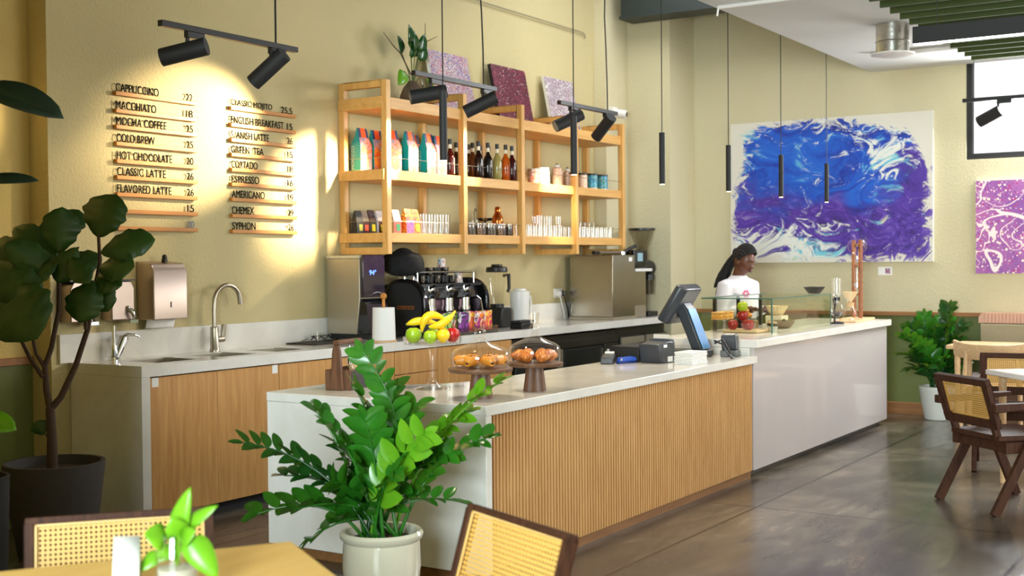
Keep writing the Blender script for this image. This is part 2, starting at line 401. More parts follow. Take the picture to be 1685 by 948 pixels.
def display_counter():
    t = thing('display_counter', 'raised glossy white counter under the glass display case', 'counter', (8.06, 3.165, 0))
    put('worktop', MB().box(8.06, 11.3, 3.165, 3.93, .893, .948), QUARTZ, t, True, bevel=.004)
    put('front_panel', MB().box(8.075, 11.27, 3.2, 3.225, .05, .892), GLOSSW, t, True, bevel=.002)
    put('side_panel', MB().box(8.062, 8.09, 3.226, 3.9, .05, .892), QUARTZ, t, True)
    put('side_panel', MB().box(11.24, 11.27, 3.226, 3.9, .05, .892), GLOSSW, t, True)
    put('back_panel', MB().box(8.091, 11.239, 3.84, 3.88, .05, .892), GLOSSW, t, True)
    put('plinth', MB().box(8.1, 11.22, 3.26, 3.82, 0, .05), plain('grey_plinth', (96, 92, 90), .3, .3), t, True)
display_counter()

# ---------------------------------------------------------------- back counter with sinks
SINKS = [(4.92, 5.25), (5.42, 5.73), (5.9, 6.21)]
ZC = .9356
def back_counter():
    t = thing('back_worktop', 'long white stone worktop with three sinks along the stucco wall', 'worktop', (4.7, 5.44, 0))
    m = MB(); z0, z1 = .872, .935; ya, yb = 5.56, 5.87
    m.box(4.7, 11.5, 5.44, ya, z0, z1); m.box(4.7, 11.03, yb, 6.0494, z0, z1); m.box(11.03, 11.5, yb, 5.915, z0, z1)
    xs = [4.7]+[v for s in SINKS for v in s]+[11.5]
    for i in range(0, len(xs), 2): m.box(xs[i], xs[i+1], ya, yb, z0, z1)
    put('worktop_slab', m, QUARTZ, t, True)
    put('end_panel', MB().box(4.7, 4.76, 5.442, 6.045, 0, .871), QUARTZ, t, True)
    put('backsplash', MB().box(4.62, 11.03, 6.03, 6.0494, .935, 1.1).box(11.032, 11.5, 5.897, 5.9164, .935, 1.09), QUARTZ, t, True)
    for a, b in SINKS:
        m = MB(); w = .006; d = .72
        m.box(a, b, ya, ya+w, d, .931).box(a, b, yb-w, yb, d, .931).box(a, a+w, ya+w, yb-w, d, .931).box(b-w, b, ya+w, yb-w, d, .931).box(a, b, ya, yb, d-w, d)
        put('sink_basin', m, STEEL, t, True)
back_counter()
def cab(label, x0, x1, fronts, stickers=(), g=None):
    t = thing('base_cabinet', label, 'cabinet', (x0, 5.47, 0), 0, g)
    put('carcass', MB().box(x0+.001, x1-.001, 5.495, 6.02, .0705, .09).box(x0+.001, x0+.019, 5.495, 6.02, .09, .871).box(x1-.019, x1-.001, 5.495, 6.02, .09, .871).box(x0+.019, x1-.019, 6.0, 6.02, .09, .871), OAKV, t, True)
    put('plinth', MB().box(x0+.002, x1-.002, 5.53, 5.99, 0, .07), BLACKM, t, True)
    for nm, a, b, z0, z1 in fronts:
        o = put(nm, MB().box(a+.0015, b-.0015, 5.47, 5.493, z0, z1), OAKV, t, True, bevel=.0015)
        for sx, sz in stickers:
            if a < sx < b: put('sticker', MB().box(sx-.024, sx+.024, 5.4685, 5.4698, sz-.026, sz+.026), PAPER, o, True)
cab('oak double door cabinet under the first sink by the fig plant', 4.762, 5.824, [('door', 4.764, 5.294, .075, .862), ('door', 5.294, 5.822, .075, .862)], [(4.82, .835), (5.785, .835)])
cab('oak double door cabinet behind the walnut condiment caddy', 5.824, 7.003, [('door', 5.826, 6.41, .075, .862), ('door', 6.41, 7.001, .075, .862)])
cab('oak cabinet with two drawers behind the fruit stand', 7.003, 7.524, [('drawer', 7.005, 7.522, .697, .862), ('drawer', 7.005, 7.522, .075, .692)])
cab('oak cabinet beside the dark fridge, behind the pastry domes', 7.524, 8.55, [('door', 7.526, 8.04, .075, .862), ('door', 8.04, 8.548, .075, .862)])
def fridges():
    t = thing('undercounter_fridge', 'dark under-counter fridge with two black doors behind the croissant dome', 'fridge', (8.56, 5.47, 0))
    put('body', MB().box(8.56, 10.42, 5.5, 6.0, .05, .85), FRIDGE, t, True)
    put('top_rail', MB().box(8.56, 10.42, 5.47, 5.5, .735, .8), FRIDGE, t, True, bevel=.003)
    for a, b in ((8.6, 9.28), (9.4, 10.1)):
        d = put('door', MB().box(a, b, 5.465, 5.498, .1, .72), FRIDGED, t, True, bevel=.004)
        put('handle', MB().box(b-.03, b-.012, 5.455, 5.465, .12, .7), STEEL, d, True)
    put('post', MB().box(9.29, 9.39, 5.475, 5.499, .06, .73), STEELW, t, True)
    c = put('control_panel', MB().box(10.13, 10.41, 5.465, 5.499, .1, .73), FRIDGE, t, True, bevel=.003)
    put('display', MB().box(10.17, 10.37, 5.461, 5.4648, .55, .68), WHITE, c, True)
    put('screen', MB().box(10.23, 10.3, 5.459, 5.4608, .59, .65), GLBLACK, c, True)
    for fx in (8.62, 10.36): put('foot', MB().box(fx-.03, fx+.03, 5.53, 5.59, 0, .05), BLACK, t, True)
    for fx in (8.62, 10.36): put('foot', MB().box(fx-.03, fx+.03, 5.9, 5.96, 0, .05), BLACK, t, True)
    t = thing('drawer_fridge', 'steel drawer fridge under the far end of the worktop, beside the oven', 'fridge', (10.43, 5.47, 0))
    put('body', MB().box(10.43, 11.45, 5.5, 5.88, .05, .86), FRIDGE, t, True)
    for x0, x1 in ((10.45, 10.93), (10.97, 11.43)):
        for z0, z1 in ((.47, .78), (.1, .44)):
            d = put('drawer', MB().box(x0, x1, 5.47, 5.499, z0, z1), FRIDGED, t, True, bevel=.003)
            put('handle', MB().box(x0, x1, 5.455, 5.4695, z1-.075, z1-.01), STEELW, d, True)
    for fx in (10.5, 11.38):
        for fy in (5.55, 5.83): put('foot', MB().box(fx-.03, fx+.03, fy-.03, fy+.03, 0, .05), BLACK, t, True)
fridges()
# ---------------------------------------------------------------- taps and dispensers
def taps():
    t = thing('gooseneck_faucet', 'tall curved steel faucet behind the middle sink', 'faucet', (5.74, 5.95, ZC))
    put('body', MB().lathe([(.034, 0), (.034, .012), (.028, .02), (.026, .155), (.02, .16)], (0, 0, 0)), STEEL, t)
    pts = [(0, 0, .15), (0, 0, .27), (.004, 0, .32)]
    for k in range(1, 13):
        a = PI-PI*k/12*.93; pts.append((.118+.114*math.cos(a), 0, .32+.105*math.sin(a)))
    sp = put('spout', MB().tube(pts, .0145, 12), STEEL, t)
    e = Vector(pts[-1]); put('aerator', MB().cyl(e+Vector((-.004, 0, .02)), e+Vector((.008, 0, -.045)), .0175), STEEL, sp)
    l = put('lever', MB().cyl((.02, 0, .075), (.075, 0, .075), .02).bar((.07, 0, .06), (.085, 0, .17), .022, .03), STEEL, t, bevel=.003)
    t = thing('mixer_tap', 'short chrome lever tap on the worktop below the soap dispensers', 'faucet', (4.935, 5.95, ZC))
    put('body', MB().lathe([(.03, 0), (.03, .02), (.022, .03), (.021, .09)], (0, 0, 0)).tube([(0, 0, .02), (0, 0, .205)], .012, 12).tube([(.02, 0, .02), (.075, 0, .13)], [.022, .03], 12), CHROME, t)
    put('lever', MB().tube([(.07, 0, .12), (.1, 0, .145), (.16, 0, .14), (.19, 0, .128)], [.02, .013, .008, .006], 10), CHROME, t)
taps()
def dispensers():
    mir = plain('mirror_steel', (190, 172, 160), .3, 1, var=.03, vscale=4)
    t = thing('paper_towel_dispenser', 'mirror steel paper towel dispenser on the stucco wall', 'dispenser', (5.33, 6.05, 1.16))
    b = MB().prism([(0, 0), (-.155, 0), (-.155, .3), (-.125, .345), (0, .36)], -.135, .135, lambda u, v, w: (w, u, v))
    put('casing', b, mir, t, bevel=.006)
    put('lock', MB().cyl((.02, -.08, .352), (.02, -.08, .375), .018).ball((.02, -.08, .385), .016), BLACK, t)
    put('slot', MB().box(-.004, .004, -.157, -.1545, .075, .11), BLACK, t)
    put('paper_sheet', MB().sheet([[(x, -.075-.01*math.sin(x*20)+.02*k/6, .02-.075*k/6) for x in (-.11, -.04, .03, .1)] for k in range(7)]), PAPER, t, solid=.001)
    for x, lab in ((4.72, 'steel wall soap dispenser half hidden by fig branches, farther from the towel box'), (5.01, 'steel wall soap dispenser behind fig leaves, next to the paper towel box')):
        t = thing('soap_dispenser', lab, 'dispenser', (x, 6.05, 1.17))
        put('casing', MB().prism([(-.085, 0), (.085, 0), (.085, .19), (.06, .232), (-.06, .232), (-.085, .19)], -.1, 0, lambda u, v, w: (u, w, v)), mir, t, bevel=.006)
        put('rim', MB().box(-.09, .09, -.104, 0, .233, .241), BLACK, t)
        put('push_lever', MB().tube([(.03, -.1, .075), (.045, -.13, .045), (.06, -.128, .006)], [.014, .016, .012], 10).box(.03, .09, -.125, -.02, -.02, 0), CHROME, t)
dispensers()
# ---------------------------------------------------------------- menu on the wall
MENU1 = [(2.529, 'CAPPUCCINO', 5.382, '22'), (2.424, 'MACCHIATO', 5.36, '18'), (2.328, 'MOCHA COFFEE', 5.441, '25'), (2.227, 'COLD BREW', 5.345, '25'),
         (2.122, 'HOT CHOCOLATE', 5.484, '20'), (2.025, 'CLASSIC LATTE', 5.43, '26'), (1.922, 'FLAVORED LATTE', 5.474, '26'), (1.82, '', 0, '15'), (1.718, '', 0, '20')]
MENU2 = [(2.533, 'CLASSIC MOJITO', 6.39, '25.5'), (2.422, 'ENGLISH BREAKFAST', 6.502, '15'), (2.322, 'S. ANISH LATTE', 6.355, '26'), (2.225, 'GREEN  TEA', 6.3, '15'),
         (2.125, 'CORTADO', 6.24, '18'), (2.027, 'ESPRESSO', 6.255, '16'), (1.927, 'AMERICANO', 6.307, '19'), (1.819, 'CHEMEX', 6.2, '29'), (1.715, 'SYPHON', 6.213, '26')]
INK = plain('black_letters', (12, 11, 10), .95, spec=.05)
INKB = plain('faded_blue_letters', (104, 118, 138), .5)
def menu():
    for col, x0, x1 in ((MENU1, 5.038, 5.68), (MENU2, 5.985, 6.612)):
        for i, (z, txt, xe, price) in enumerate(col):
            what = txt.lower().replace('s. anish', 'spanish').replace('  ', ' ')
            lab = f'wooden menu ledge with black letters for {what}' if txt else ('wooden menu ledge showing only the price fifteen, below flavored latte' if price == '15' else 'lowest wooden ledge of the menu column beside the fig plant')
            t = thing('menu_ledge', lab, 'menu sign', (x0, 6.05, z), 0, 'menu ledges on the stucco wall')
            w = x1-x0
            put('ledge', MB().box(0, w, -.03, 0, -.0125, .0125), LEDGE, t, bevel=.002)
            if txt: put('lettering', text_mb(txt, .012, xe-x0, .05, -.012, .0128, .003), INK, t)
            pw = .028*len(price)
            put('lettering', text_mb(price, w-.02-pw, w-.02, .046, -.012, .0128, .003), INKB if txt == '' and price == '20' else INK, t)
menu()
# ---------------------------------------------------------------- wall shelf
FX = [7.13, 8.10, 8.96, 9.88, 10.8]
ZT = (1.7155, 2.1755, 2.7005)
def wall_shelf():
    t = thing('shelf_unit', 'blond wooden wall shelf of three boards in open frames', 'shelf', (7.13, 6.05, 1.56))
    for x in FX:
        a, b = x-.025, x+.025
        m = MB().box(a, b, 5.6, 5.65, 1.56, 2.82).box(a, b, 6.0, 6.049, 1.56, 2.82).box(a, b, 5.65, 6.0, 1.56, 1.61).box(a, b, 5.65, 6.0, 2.77, 2.82)
        put('frame', m, PINEZ, t, True, bevel=.003)
    for z, h in zip((1.715, 2.175, 2.7), (.07, .075, .085)):
        put('shelf_board', MB().box(7.09, 10.835, 5.62, 6.045, z-h, z), PINE, t, True, bevel=.003)
    for z in (1.8, 2.262):
        put('guard_wire', MB().tube([(7.16, 5.625, z), (10.77, 5.625, z)], .0022, 6).tube([(7.13, 5.65, z), (7.13, 6.0, z)], .0022, 6), STEEL, t, True)
wall_shelf()
# coffee bags --------------------------------------------------------------
TEAL = plain('teal_foil', (22, 148, 150), .3, var=.1, vscale=20)
ORNG = patches('orange_print', [(236, 96, 30), (244, 140, 40), (238, 112, 60), (206, 150, 150), (150, 140, 170), (228, 90, 40)], 9, rough=.35)
NAVY = plain('navy_foil', (24, 62, 112), .3)
ORED = plain('orange_red_foil', (240, 86, 22), .3)
def bag_root(label, loc, rz=0):
    t = thing('coffee_bag', label, 'coffee bag', loc, rz, 'coffee bags on the middle shelf')
    w, d, h = .066, .045, .325
    def ring(z, k, dd): return [(-w*k, -dd, z), (w*k, -dd, z), (w*k, dd, z), (-w*k, dd, z)]
    a, b, c, e = ring(0, 1, d), ring(.2, 1.02, d), ring(.255, .85, .02), ring(h, .8, .004)
    body = MB(); vs = a+b+c+e
    body.add(vs, [(3, 2, 1, 0)]+[(i*4+j, i*4+(j+1) % 4, (i+1)*4+(j+1) % 4, (i+1)*4+j) for i in range(3) for j in range(4)]+[(12, 13, 14, 15)])
    put('pouch', body, TEAL, t, bevel=.004)
    f = lambda z, k, dd: [(-w*k*.98, -dd-.0025, z), (w*k*.98, -dd-.0025, z)]
    put('front_print', MB().sheet([f(.004, 1, d), f(.2, 1.02, d), f(.252, .86, .0215)]), ORNG, t)
    put('neck_band', MB().sheet([f(.253, .86, .0215), f(h-.002, .8, .006)]), NAVY, t)
    s = lambda z, k, dd: [(-w*k*.5, -dd-.004, z), (w*k*.5, -dd-.004, z)]
    put('neck_stripe', MB().sheet([s(.253, .86, .0215), s(h-.002, .8, .006)]), ORED, t)
    tx = text_mb('S.O.9', -.045, .045, .026, 0, 0, .002)
    tx.xf(Matrix.Translation((0, -.017, .268)) @ Matrix.Rotation(R(-13), 4, 'X')); put('front_lettering', tx, WHITE, t)
    sd = text_mb('MORIZZO', .015, .19, .026, 0, 0, .002)
    sd.xf(Matrix.Translation((-w-.001, .014, 0)) @ Matrix.Rotation(R(-90), 4, 'Z') @ Matrix.Rotation(R(-90), 4, 'Y')); put('side_lettering', sd, plain('pale_lettering', (224, 214, 180), .4), t)
    return t
BAGS = [(7.245, 5.95, 'coffee bag nearest the open end of the middle shelf, beside the first frame'), (7.43, 5.965, 'coffee bag in the shade between two bags at the shelf end'),
        (7.475, 5.85, 'coffee bag standing just behind the first front post of the shelf'), (7.65, 5.82, 'coffee bag brightly lit by the spotlight, nearer the first frame'),
        (7.86, 5.94, 'coffee bag set back against the wall between the two bright bags'), (7.865, 5.8, 'coffee bag brightly lit by the spotlight, beside the hanging lamp tube'),
        (8.05, 5.84, 'coffee bag closest to the dark red syrup bottles')]
b0 = bag_root(BAGS[0][2], (BAGS[0][0], BAGS[0][1], ZT[1]))
for x, y, l in BAGS[1:]: dup(b0, (x, y, ZT[1]), R(rnd.uniform(-9, 9)), l)
# syrup bottles ------------------------------------------------------------
def tintglass(name, rgb):
    t = NT(name); t.base(lin(rgb)); t.p(Roughness=.06, Transmission_Weight=.35, IOR=1.3, Coat_Weight=.4); return t.m
BOT = [(8.2, 5.82, 'dark red', (92, 22, 14), 1), (8.34, 5.92, 'dark red', (98, 28, 16), 2), (8.47, 5.95, 'brown', (70, 34, 16), 0), (8.49, 5.74, 'black cherry', (34, 14, 14), 0),
       (8.58, 5.86, 'caramel brown', (122, 62, 24), 3), (8.68, 5.97, 'cola brown', (50, 26, 16), 4), (8.66, 5.76, 'nearly black', (22, 16, 16), 5), (8.82, 5.95, 'dark brown', (58, 34, 20), 6),
       (8.8, 5.76, 'pale olive', (176, 164, 96), 7), (8.91, 5.92, 'walnut brown', (84, 52, 30), 8), (8.9, 5.74, 'bright amber orange', (214, 96, 14), 9), (9.03, 5.76, 'deep burgundy', (72, 18, 18), 10)]
BWHERE = ['beside the coffee bags', 'half hidden by the second shelf post', 'in the back row, right by the second frame', 'touching the second front post', 'with caramel glow in the front row', 'in the back row between caramel and black bottles',
          'with white label in the front row', 'in the back row behind the pale bottle', 'with light filling in the front row', 'in the back row behind the orange bottle', 'in the front row', 'last of the bottles, beside the flowered mug']
def bottles():
    prof = [(.034, 0), (.037, .006), (.037, .165), (.034, .185), (.018, .215), (.0135, .235), (.0135, .275)]
    cream = plain('cream_label', (236, 226, 200), .5)
    me = MB().lathe(prof, n=20).mesh('bottle_glass', BLACK); cap = MB().cyl((0, 0, .27), (0, 0, .312), .0165, n=16).mesh('bottle_cap', BLACK)
    col = MB().open_lathe([(.0145, .236), (.0145, .268)], n=16).mesh('neck_label', cream)
    lb = MB(); lb.sheet([[(.0378*math.cos(a), .0378*math.sin(a), z) for a in [R(-75+q*16) for q in range(8)]] for z in (.03, .16)])
    lm = lb.mesh('body_label', cream)
    for i, (x, y, nm, rgb, k) in enumerate(BOT):
        t = thing('syrup_bottle', f'{nm} syrup bottle {BWHERE[i]}', 'bottle', (x, y, ZT[1]), R(rnd.uniform(-12, 12)), 'syrup bottles on the middle shelf')
        m2 = me.copy(); m2.materials.clear(); m2.materials.append(tintglass('syrup_'+str(i), rgb)); put('body', m2, None, t)
        put('cap', cap, None, t); put('neck_label', col, None, t); put('label', lm, None, t)
bottles()
# mugs, tins and flasks on the middle shelf ---------------------------------
FLOR = patches('flower_print', [(236, 228, 216), (40, 36, 40), (214, 60, 50), (236, 228, 216), (226, 120, 60), (120, 140, 60), (236, 228, 216), (90, 90, 140)], 55, rough=.2, dist=.3)
AQUA = patches('aqua_print', [(232, 236, 234), (150, 200, 214), (232, 236, 234), (120, 180, 200), (216, 190, 200), (240, 240, 236)], 45, rough=.2, dist=.3)
BLUSH = patches('blush_print', [(226, 190, 160), (236, 214, 190), (208, 160, 130), (238, 220, 200)], 60, rough=.35, dist=.2)
BLUEC = patches('blue_can_print', [(18, 110, 160), (30, 150, 190), (20, 120, 170), (120, 200, 190), (16, 40, 60), (40, 160, 150)], 38, rough=.3, dist=.2)
def mug(x, y, mat, label, h=.125, r=.044):
    t = thing('mug', label, 'mug', (x, y, ZT[1]), 0, 'mugs on the middle shelf')
    put('cup', MB().lathe([(r*.9, 0), (r, .008), (r, h), (r-.004, h), (r-.005, .01), (0, .01)], n=24), mat, t)
    put('handle', MB().tube([(r-.003, 0, h*.8)]+[(r+.028*math.sin(PI*k/6), 0, h*(.8-.55*k/6)) for k in range(1, 6)]+[(r-.003, 0, h*.25)], .006, 8), mat, t)
mug(9.125, 5.73, FLOR, 'flowered mug half hidden by the third shelf post', .14, .04)
mug(9.36, 5.75, FLOR, 'black and orange flowered mug on the middle shelf', .135, .05)
mug(9.54, 5.76, AQUA, 'large pale aqua patterned mug beside the flowered one', .155, .058)
mug(9.72, 5.85, AQUA, 'aqua patterned mug next to the blush flasks', .15, .05)
def flask(x, y, mat, label, h, r, cat='flask'):
    t = thing('flask', label, cat, (x, y, ZT[1]), 0, 'flasks on the middle shelf')
    put('body', MB().lathe([(r*.95, 0), (r, .006), (r, h*.84), (r*.72, h*.9), (r*.5, h*.92)], n=22), mat, t)
    l = put('lid', MB().lathe([(r*.55, h*.915), (r*.55, h*.98), (r*.5, h)], n=18), WHITE, t)
    put('loop', MB().tube([(-.02, 0, h*.98), (-.018, 0, h*1.05), (0, 0, h*1.08), (.018, 0, h*1.05), (.02, 0, h*.98)], .005, 8), STEEL, l)
flask(9.86, 5.8, BLUSH, 'tall blush flask on the shelf, by the hanging lamp tube', .2, .045)
flask(10.0, 5.86, BLUSH, 'tall blush flask behind the lamp tube', .19, .04)
flask(10.22, 5.9, BLUSH, 'blush flask behind the short blush tin', .19, .038)
flask(10.5, 5.93, AQUA, 'pale blue flask standing behind the first blue can', .17, .045)
flask(10.68, 5.93, AQUA, 'pale blue flask standing behind the second blue can', .165, .045)
def tin(x, y, mat, label, h, r):
    t = thing('tin', label, 'tin', (x, y, ZT[1]), rnd.uniform(0, 3), 'tins on the middle shelf')
    put('body', MB().lathe([(r, 0), (r, h)], n=24), mat, t); put('base_rim', MB().lathe([(r*1.01, 0), (r*1.01, .012)], n=24), WHITE, t)
    put('lid', MB().lathe([(r*1.03, h), (r*1.03, h+.018)], n=24), BLACK, t)
tin(10.06, 5.74, BLUSH, 'blush tin below the lamp tube, partly behind the fourth post', .125, .042)
tin(10.22, 5.74, BLUSH, 'short blush tin beside the blue cans', .125, .05)
tin(10.4, 5.73, BLUEC, 'blue can with black lid next to the blush tin', .13, .05)
tin(10.6, 5.73, BLUEC, 'blue can with black lid, second along toward the end frame', .13, .05)
tin(10.71, 5.78, BLUEC, 'narrow blue can with black lid, closest to the end frame', .12, .035)
# small packets on the lowest board -------------------------------------------
def packet(x, y, w, h, cols, label, band=True):
    t = thing('snack_packet', label, 'packet', (x, y, ZT[0]), R(rnd.uniform(-8, 8)), 'packets on the lowest shelf')
    d = .03
    vs = [(-w/2, -d, 0), (w/2, -d, 0), (w/2, d, 0), (-w/2, d, 0), (-w/2, -d*.9, h*.55), (w/2, -d*.9, h*.55), (w/2, d*.9, h*.55), (-w/2, d*.9, h*.55), (-w*.46, -.003, h), (w*.46, -.003, h), (w*.46, .003, h), (-w*.46, .003, h)]
    put('pouch', MB().add(vs, [(3, 2, 1, 0)]+[(i*4+j, i*4+(j+1) % 4, (i+1)*4+(j+1) % 4, (i+1)*4+j) for i in range(2) for j in range(4)]+[(8, 9, 10, 11)]), cols[0], t, bevel=.002)
    put('lower_print', MB().sheet([[(-w*.47, -d-.002, .004), (w*.47, -d-.002, .004)], [(-w*.47, -d*.9-.002, h*.54), (w*.47, -d*.9-.002, h*.54)]]), cols[1], t)
    put('stripe', MB().sheet([[(-w*.2, -d-.0035, .02), (w*.3, -d-.0035, .02)], [(-w*.2, -d*.93-.0035, h*.4), (w*.3, -d*.93-.0035, h*.4)]]), cols[2], t)
PK = dict(g=plain('grey_foil', (150, 136, 120), .35), w=plain('white_foil', (236, 228, 226), .35), m=patches('maroon_check', [(70, 26, 30), (50, 22, 24), (90, 50, 44)], 70), y=plain('yellow_band', (214, 204, 30), .4), gr=plain('green_band', (46, 150, 84), .4),
          r=plain('red_band', (214, 86, 64), .4), p=patches('purple_print', [(150, 90, 180), (186, 120, 200), (120, 70, 150), (214, 120, 150)], 40), o=patches('orange_snack_print', [(236, 110, 30), (244, 160, 40), (230, 70, 30), (250, 200, 60)], 30), k=plain('black_band', (44, 42, 36), .5))
packet(7.19, 5.95, .075, .17, (PK['k'], PK['k'], PK['y']), 'dark packet with yellow stripe at the open shelf end')
packet(7.27, 5.96, .075, .165, (PK['g'], PK['m'], PK['r']), 'grey topped packet, second from the open shelf end')
packet(7.36, 5.965, .07, .18, (PK['m'], PK['k'], PK['y']), 'maroon checked packet with yellow stripe')
packet(7.445, 5.95, .08, .175, (PK['w'], PK['m'], PK['y']), 'white topped packet with yellow stripe and check')
packet(7.53, 5.95, .085, .18, (PK['w'], PK['r'], PK['gr']), 'white packet with red and green bands near the first post')
packet(7.42, 5.78, .085, .18, (PK['w'], PK['r'], PK['gr']), 'white packet with red and green bands behind the first post')
packet(7.545, 5.76, .1, .19, (PK['o'], PK['p'], PK['p']), 'purple printed packet on the lowest shelf')
packet(7.66, 5.78, .09, .19, (PK['o'], PK['o'], PK['y']), 'orange printed packet beside the row of glasses')
# drinking glasses -------------------------------------------------------------
RIMG = glass('rim_glass', (.96, .955, .93), .1, .05, .6)
def tumbler_mesh(r0, r1, h): return MB().open_lathe([(0, .008), (r0, 0), (r0, .002), (r1, h), (r1-.003, h), (r0-.004, .012), (0, .012)], n=18).mesh('tumbler', RIMG)
T1, T2, T3 = tumbler_mesh(.027, .038, .155), tumbler_mesh(.036, .039, .1), tumbler_mesh(.03, .036, .085)
def tumblers(mesh, spots, z, label, group, nm='drinking_glass'):
    for x, y in spots:
        o = bpy.data.objects.new(nm, mesh); COL.objects.link(o); o.location = (x, y, z); tag(o, label, 'glass', group)
tumblers(T1, [(7.76+i*.074, 5.76) for i in range(5)]+[(7.82+i*.078, 5.87) for i in range(4)], ZT[0], 'tall flared drinking glass in the row beside the orange packet', 'tall glasses beside the packets')
tumblers(T2, [(9.06, 5.72), (9.05, 5.83)], ZT[0], 'clear tumbler beside the small jars, at the third post', 'tumblers at the third post')
tumblers(T2, [(9.22+i*.087, 5.71+j*.1) for i in range(7) for j in range(2)], ZT[0], 'clear tumbler in the crowded rows between the third and fourth posts', 'tumblers between third and fourth posts')
tumblers(T3, [(9.42+i*.082, 5.72+.1*(i % 2)) for i in range(5)], ZT[0]+.1015, 'clear tumbler stacked on top of the crowded tumbler rows', 'tumblers stacked on tumblers')
tumblers(T2, [(10.0+i*.087, 5.71+j*.1) for i in range(9) for j in range(2)], ZT[0], 'clear tumbler in the rows at the shelf end above the oven', 'tumblers at the shelf end')
tumblers(T1, [(10.38+i*.088, 5.92) for i in range(5)], ZT[0], 'tall glass behind the end tumblers on the lowest shelf', 'tall glasses at the shelf end')
def jars():
    mats = [patches('herb_fill', [(60, 44, 30), (90, 66, 40), (40, 36, 24)], 60), patches('tea_fill', [(40, 44, 26), (70, 70, 40), (30, 26, 20)], 70), patches('spice_fill', [(120, 74, 40), (70, 40, 24), (150, 110, 70)], 60), patches('berry_fill', [(60, 34, 50), (90, 60, 60), (40, 28, 30)], 60)]
    where = ['against the second post', 'with dark herbs', 'under the wire stand', 'with pale label beneath the hooked spoon', 'with dark berries', 'beneath the copper shaker', 'with brown spice', 'with green tea leaves', 'last before the tumblers']
    for i in range(9):
        t = thing('spice_jar', f'small glass jar {where[i]} on the lowest shelf', 'jar', (8.3+i*.077, 5.72+.02*(i % 2), ZT[0]), 0, 'spice jars on the lowest shelf')
        put('glass', MB().open_lathe([(.033, 0), (.035, .004), (.035, .085)], n=18), RIMG, t); put('filling', MB().lathe([(.0325, .003), (.0325, .06+.01*(i % 3))], n=18), mats[i % 4], t)
        put('lid', MB().lathe([(.036, .085), (.036, .098), (.033, .1)], n=18), STEEL if i % 3 else WHITE, t)
jars()
COPPER = plain('copper', (214, 120, 60), .18, 1)
def barware():
    t = thing('cocktail_shaker', 'shiny copper cocktail shaker behind the small jars', 'shaker', (8.95, 5.86, ZT[0]))
    put('cup', MB().lathe([(.036, 0), (.048, .09), (.05, .13)], n=24), COPPER, t); put('shoulder', MB().lathe([(.05, .13), (.047, .16), (.026, .2), (.024, .215)], n=24), COPPER, t); put('cap', MB().lathe([(.026, .215), (.026, .235), (.018, .252), (0, .255)], n=20), COPPER, t)
    t = thing('wire_stand', 'small dark wire rack of coffee tools behind the jars', 'rack', (8.76, 5.86, ZT[0]))
    put('stand', MB().lathe([(.05, 0), (.05, .008), (.008, .012), (.008, .15)], n=18), BLACK, t)
    for k in range(5): put('tool', MB().ball((.045*math.cos(k*1.26), .045*math.sin(k*1.26), .14), (.02, .02, .014), 10, 6).tube([(0, 0, .12), (.045*math.cos(k*1.26), .045*math.sin(k*1.26), .14)], .004, 6), CHROME if k % 2 else BLACK, t)
    t = thing('hanging_spoon', 'bar spoon with hooked handle standing in a pale glass', 'spoon', (8.62, 5.87, ZT[0]))
    put('glass', MB().open_lathe([(.03, 0), (.036, .13)], n=18), RIMG, t)
    put('spoon', MB().tube([(0, 0, .01), (-.01, 0, .2), (0, 0, .225), (.015, 0, .225), (.02, 0, .2)], .0035, 8), BLACK, t)
barware()
# on top of the shelf ------------------------------------------------------------
C1 = speckle('splatter_pastel', (168, 146, 152), [((200, 60, 80), .34, 1), ((70, 80, 160), .34, 1.2), ((236, 230, 226), .3, 1.4), ((110, 90, 140), .3, 1.1), ((190, 160, 80), .22, 1)], 55)
C2 = speckle('splatter_maroon', (88, 22, 44), [((150, 40, 70), .3, 1), ((222, 190, 190), .2, .8), ((40, 12, 26), .34, 1.3), ((180, 90, 100), .2, 1.5)], 50)
C3 = speckle('splatter_grey', (172, 160, 166), [((110, 100, 120), .36, 1), ((160, 110, 130), .32, 1.3), ((60, 60, 70), .26, 1.2), ((240, 236, 236), .3, .9)], 60)
def canvas(x0, x1, m, edge, label):
    t = thing('splatter_canvas', label, 'painting', ((x0+x1)/2, 5.9, ZT[2]+.004))
    w = (x1-x0)/2; tl = Euler((-math.atan2(.105, .51), 0, 0))
    M = tl.to_matrix().to_4x4()
    put('stretcher', MB().box(-w, w, -.016, .016, 0, .52).xf(M), edge, t, bevel=.003)
    put('paint_face', MB().box(-w, w, -.019, -.0162, 0, .52).xf(M), m, t)
canvas(8.13, 8.69, C1, WHITE, 'pastel splatter canvas leaning on the wall above the bottles')
canvas(9.05, 9.61, C2, plain('black_canvas_edge', (30, 22, 26), .7), 'dark maroon splatter canvas leaning above the shelf')
canvas(9.95, 10.47, C3, WHITE, 'grey white splatter canvas leaning nearest the shelf end')
def leaf(mb, base, d, up, L, Wd, fold=.18, curl=.12, n=5, tip=1.0, shape=None):
    """one ovate leaf from base along d"""
    d = Vector(d).normalized(); up = Vector(up); s = d.cross(up)
    if s.length < 1e-4: s = d.cross(Vector((1, 0, 0)))
    s.normalize(); nrm = s.cross(d).normalized(); P = []
    for i in range(n+1):
        t = i/n; w = (shape(t) if shape else math.sin(PI*min(1, t**.85*.97+.02))**.8)*Wd/2
        if i == n: w = .002*L
        c = Vector(base)+d*L*t-nrm*curl*L*t*t
        P.append([c-s*w+nrm*fold*w, c, c+s*w+nrm*fold*w])
    mb.sheet(P)
def heart(t): return (math.sin(PI*min(1, t**.62))**.7) if t < 1 else 0
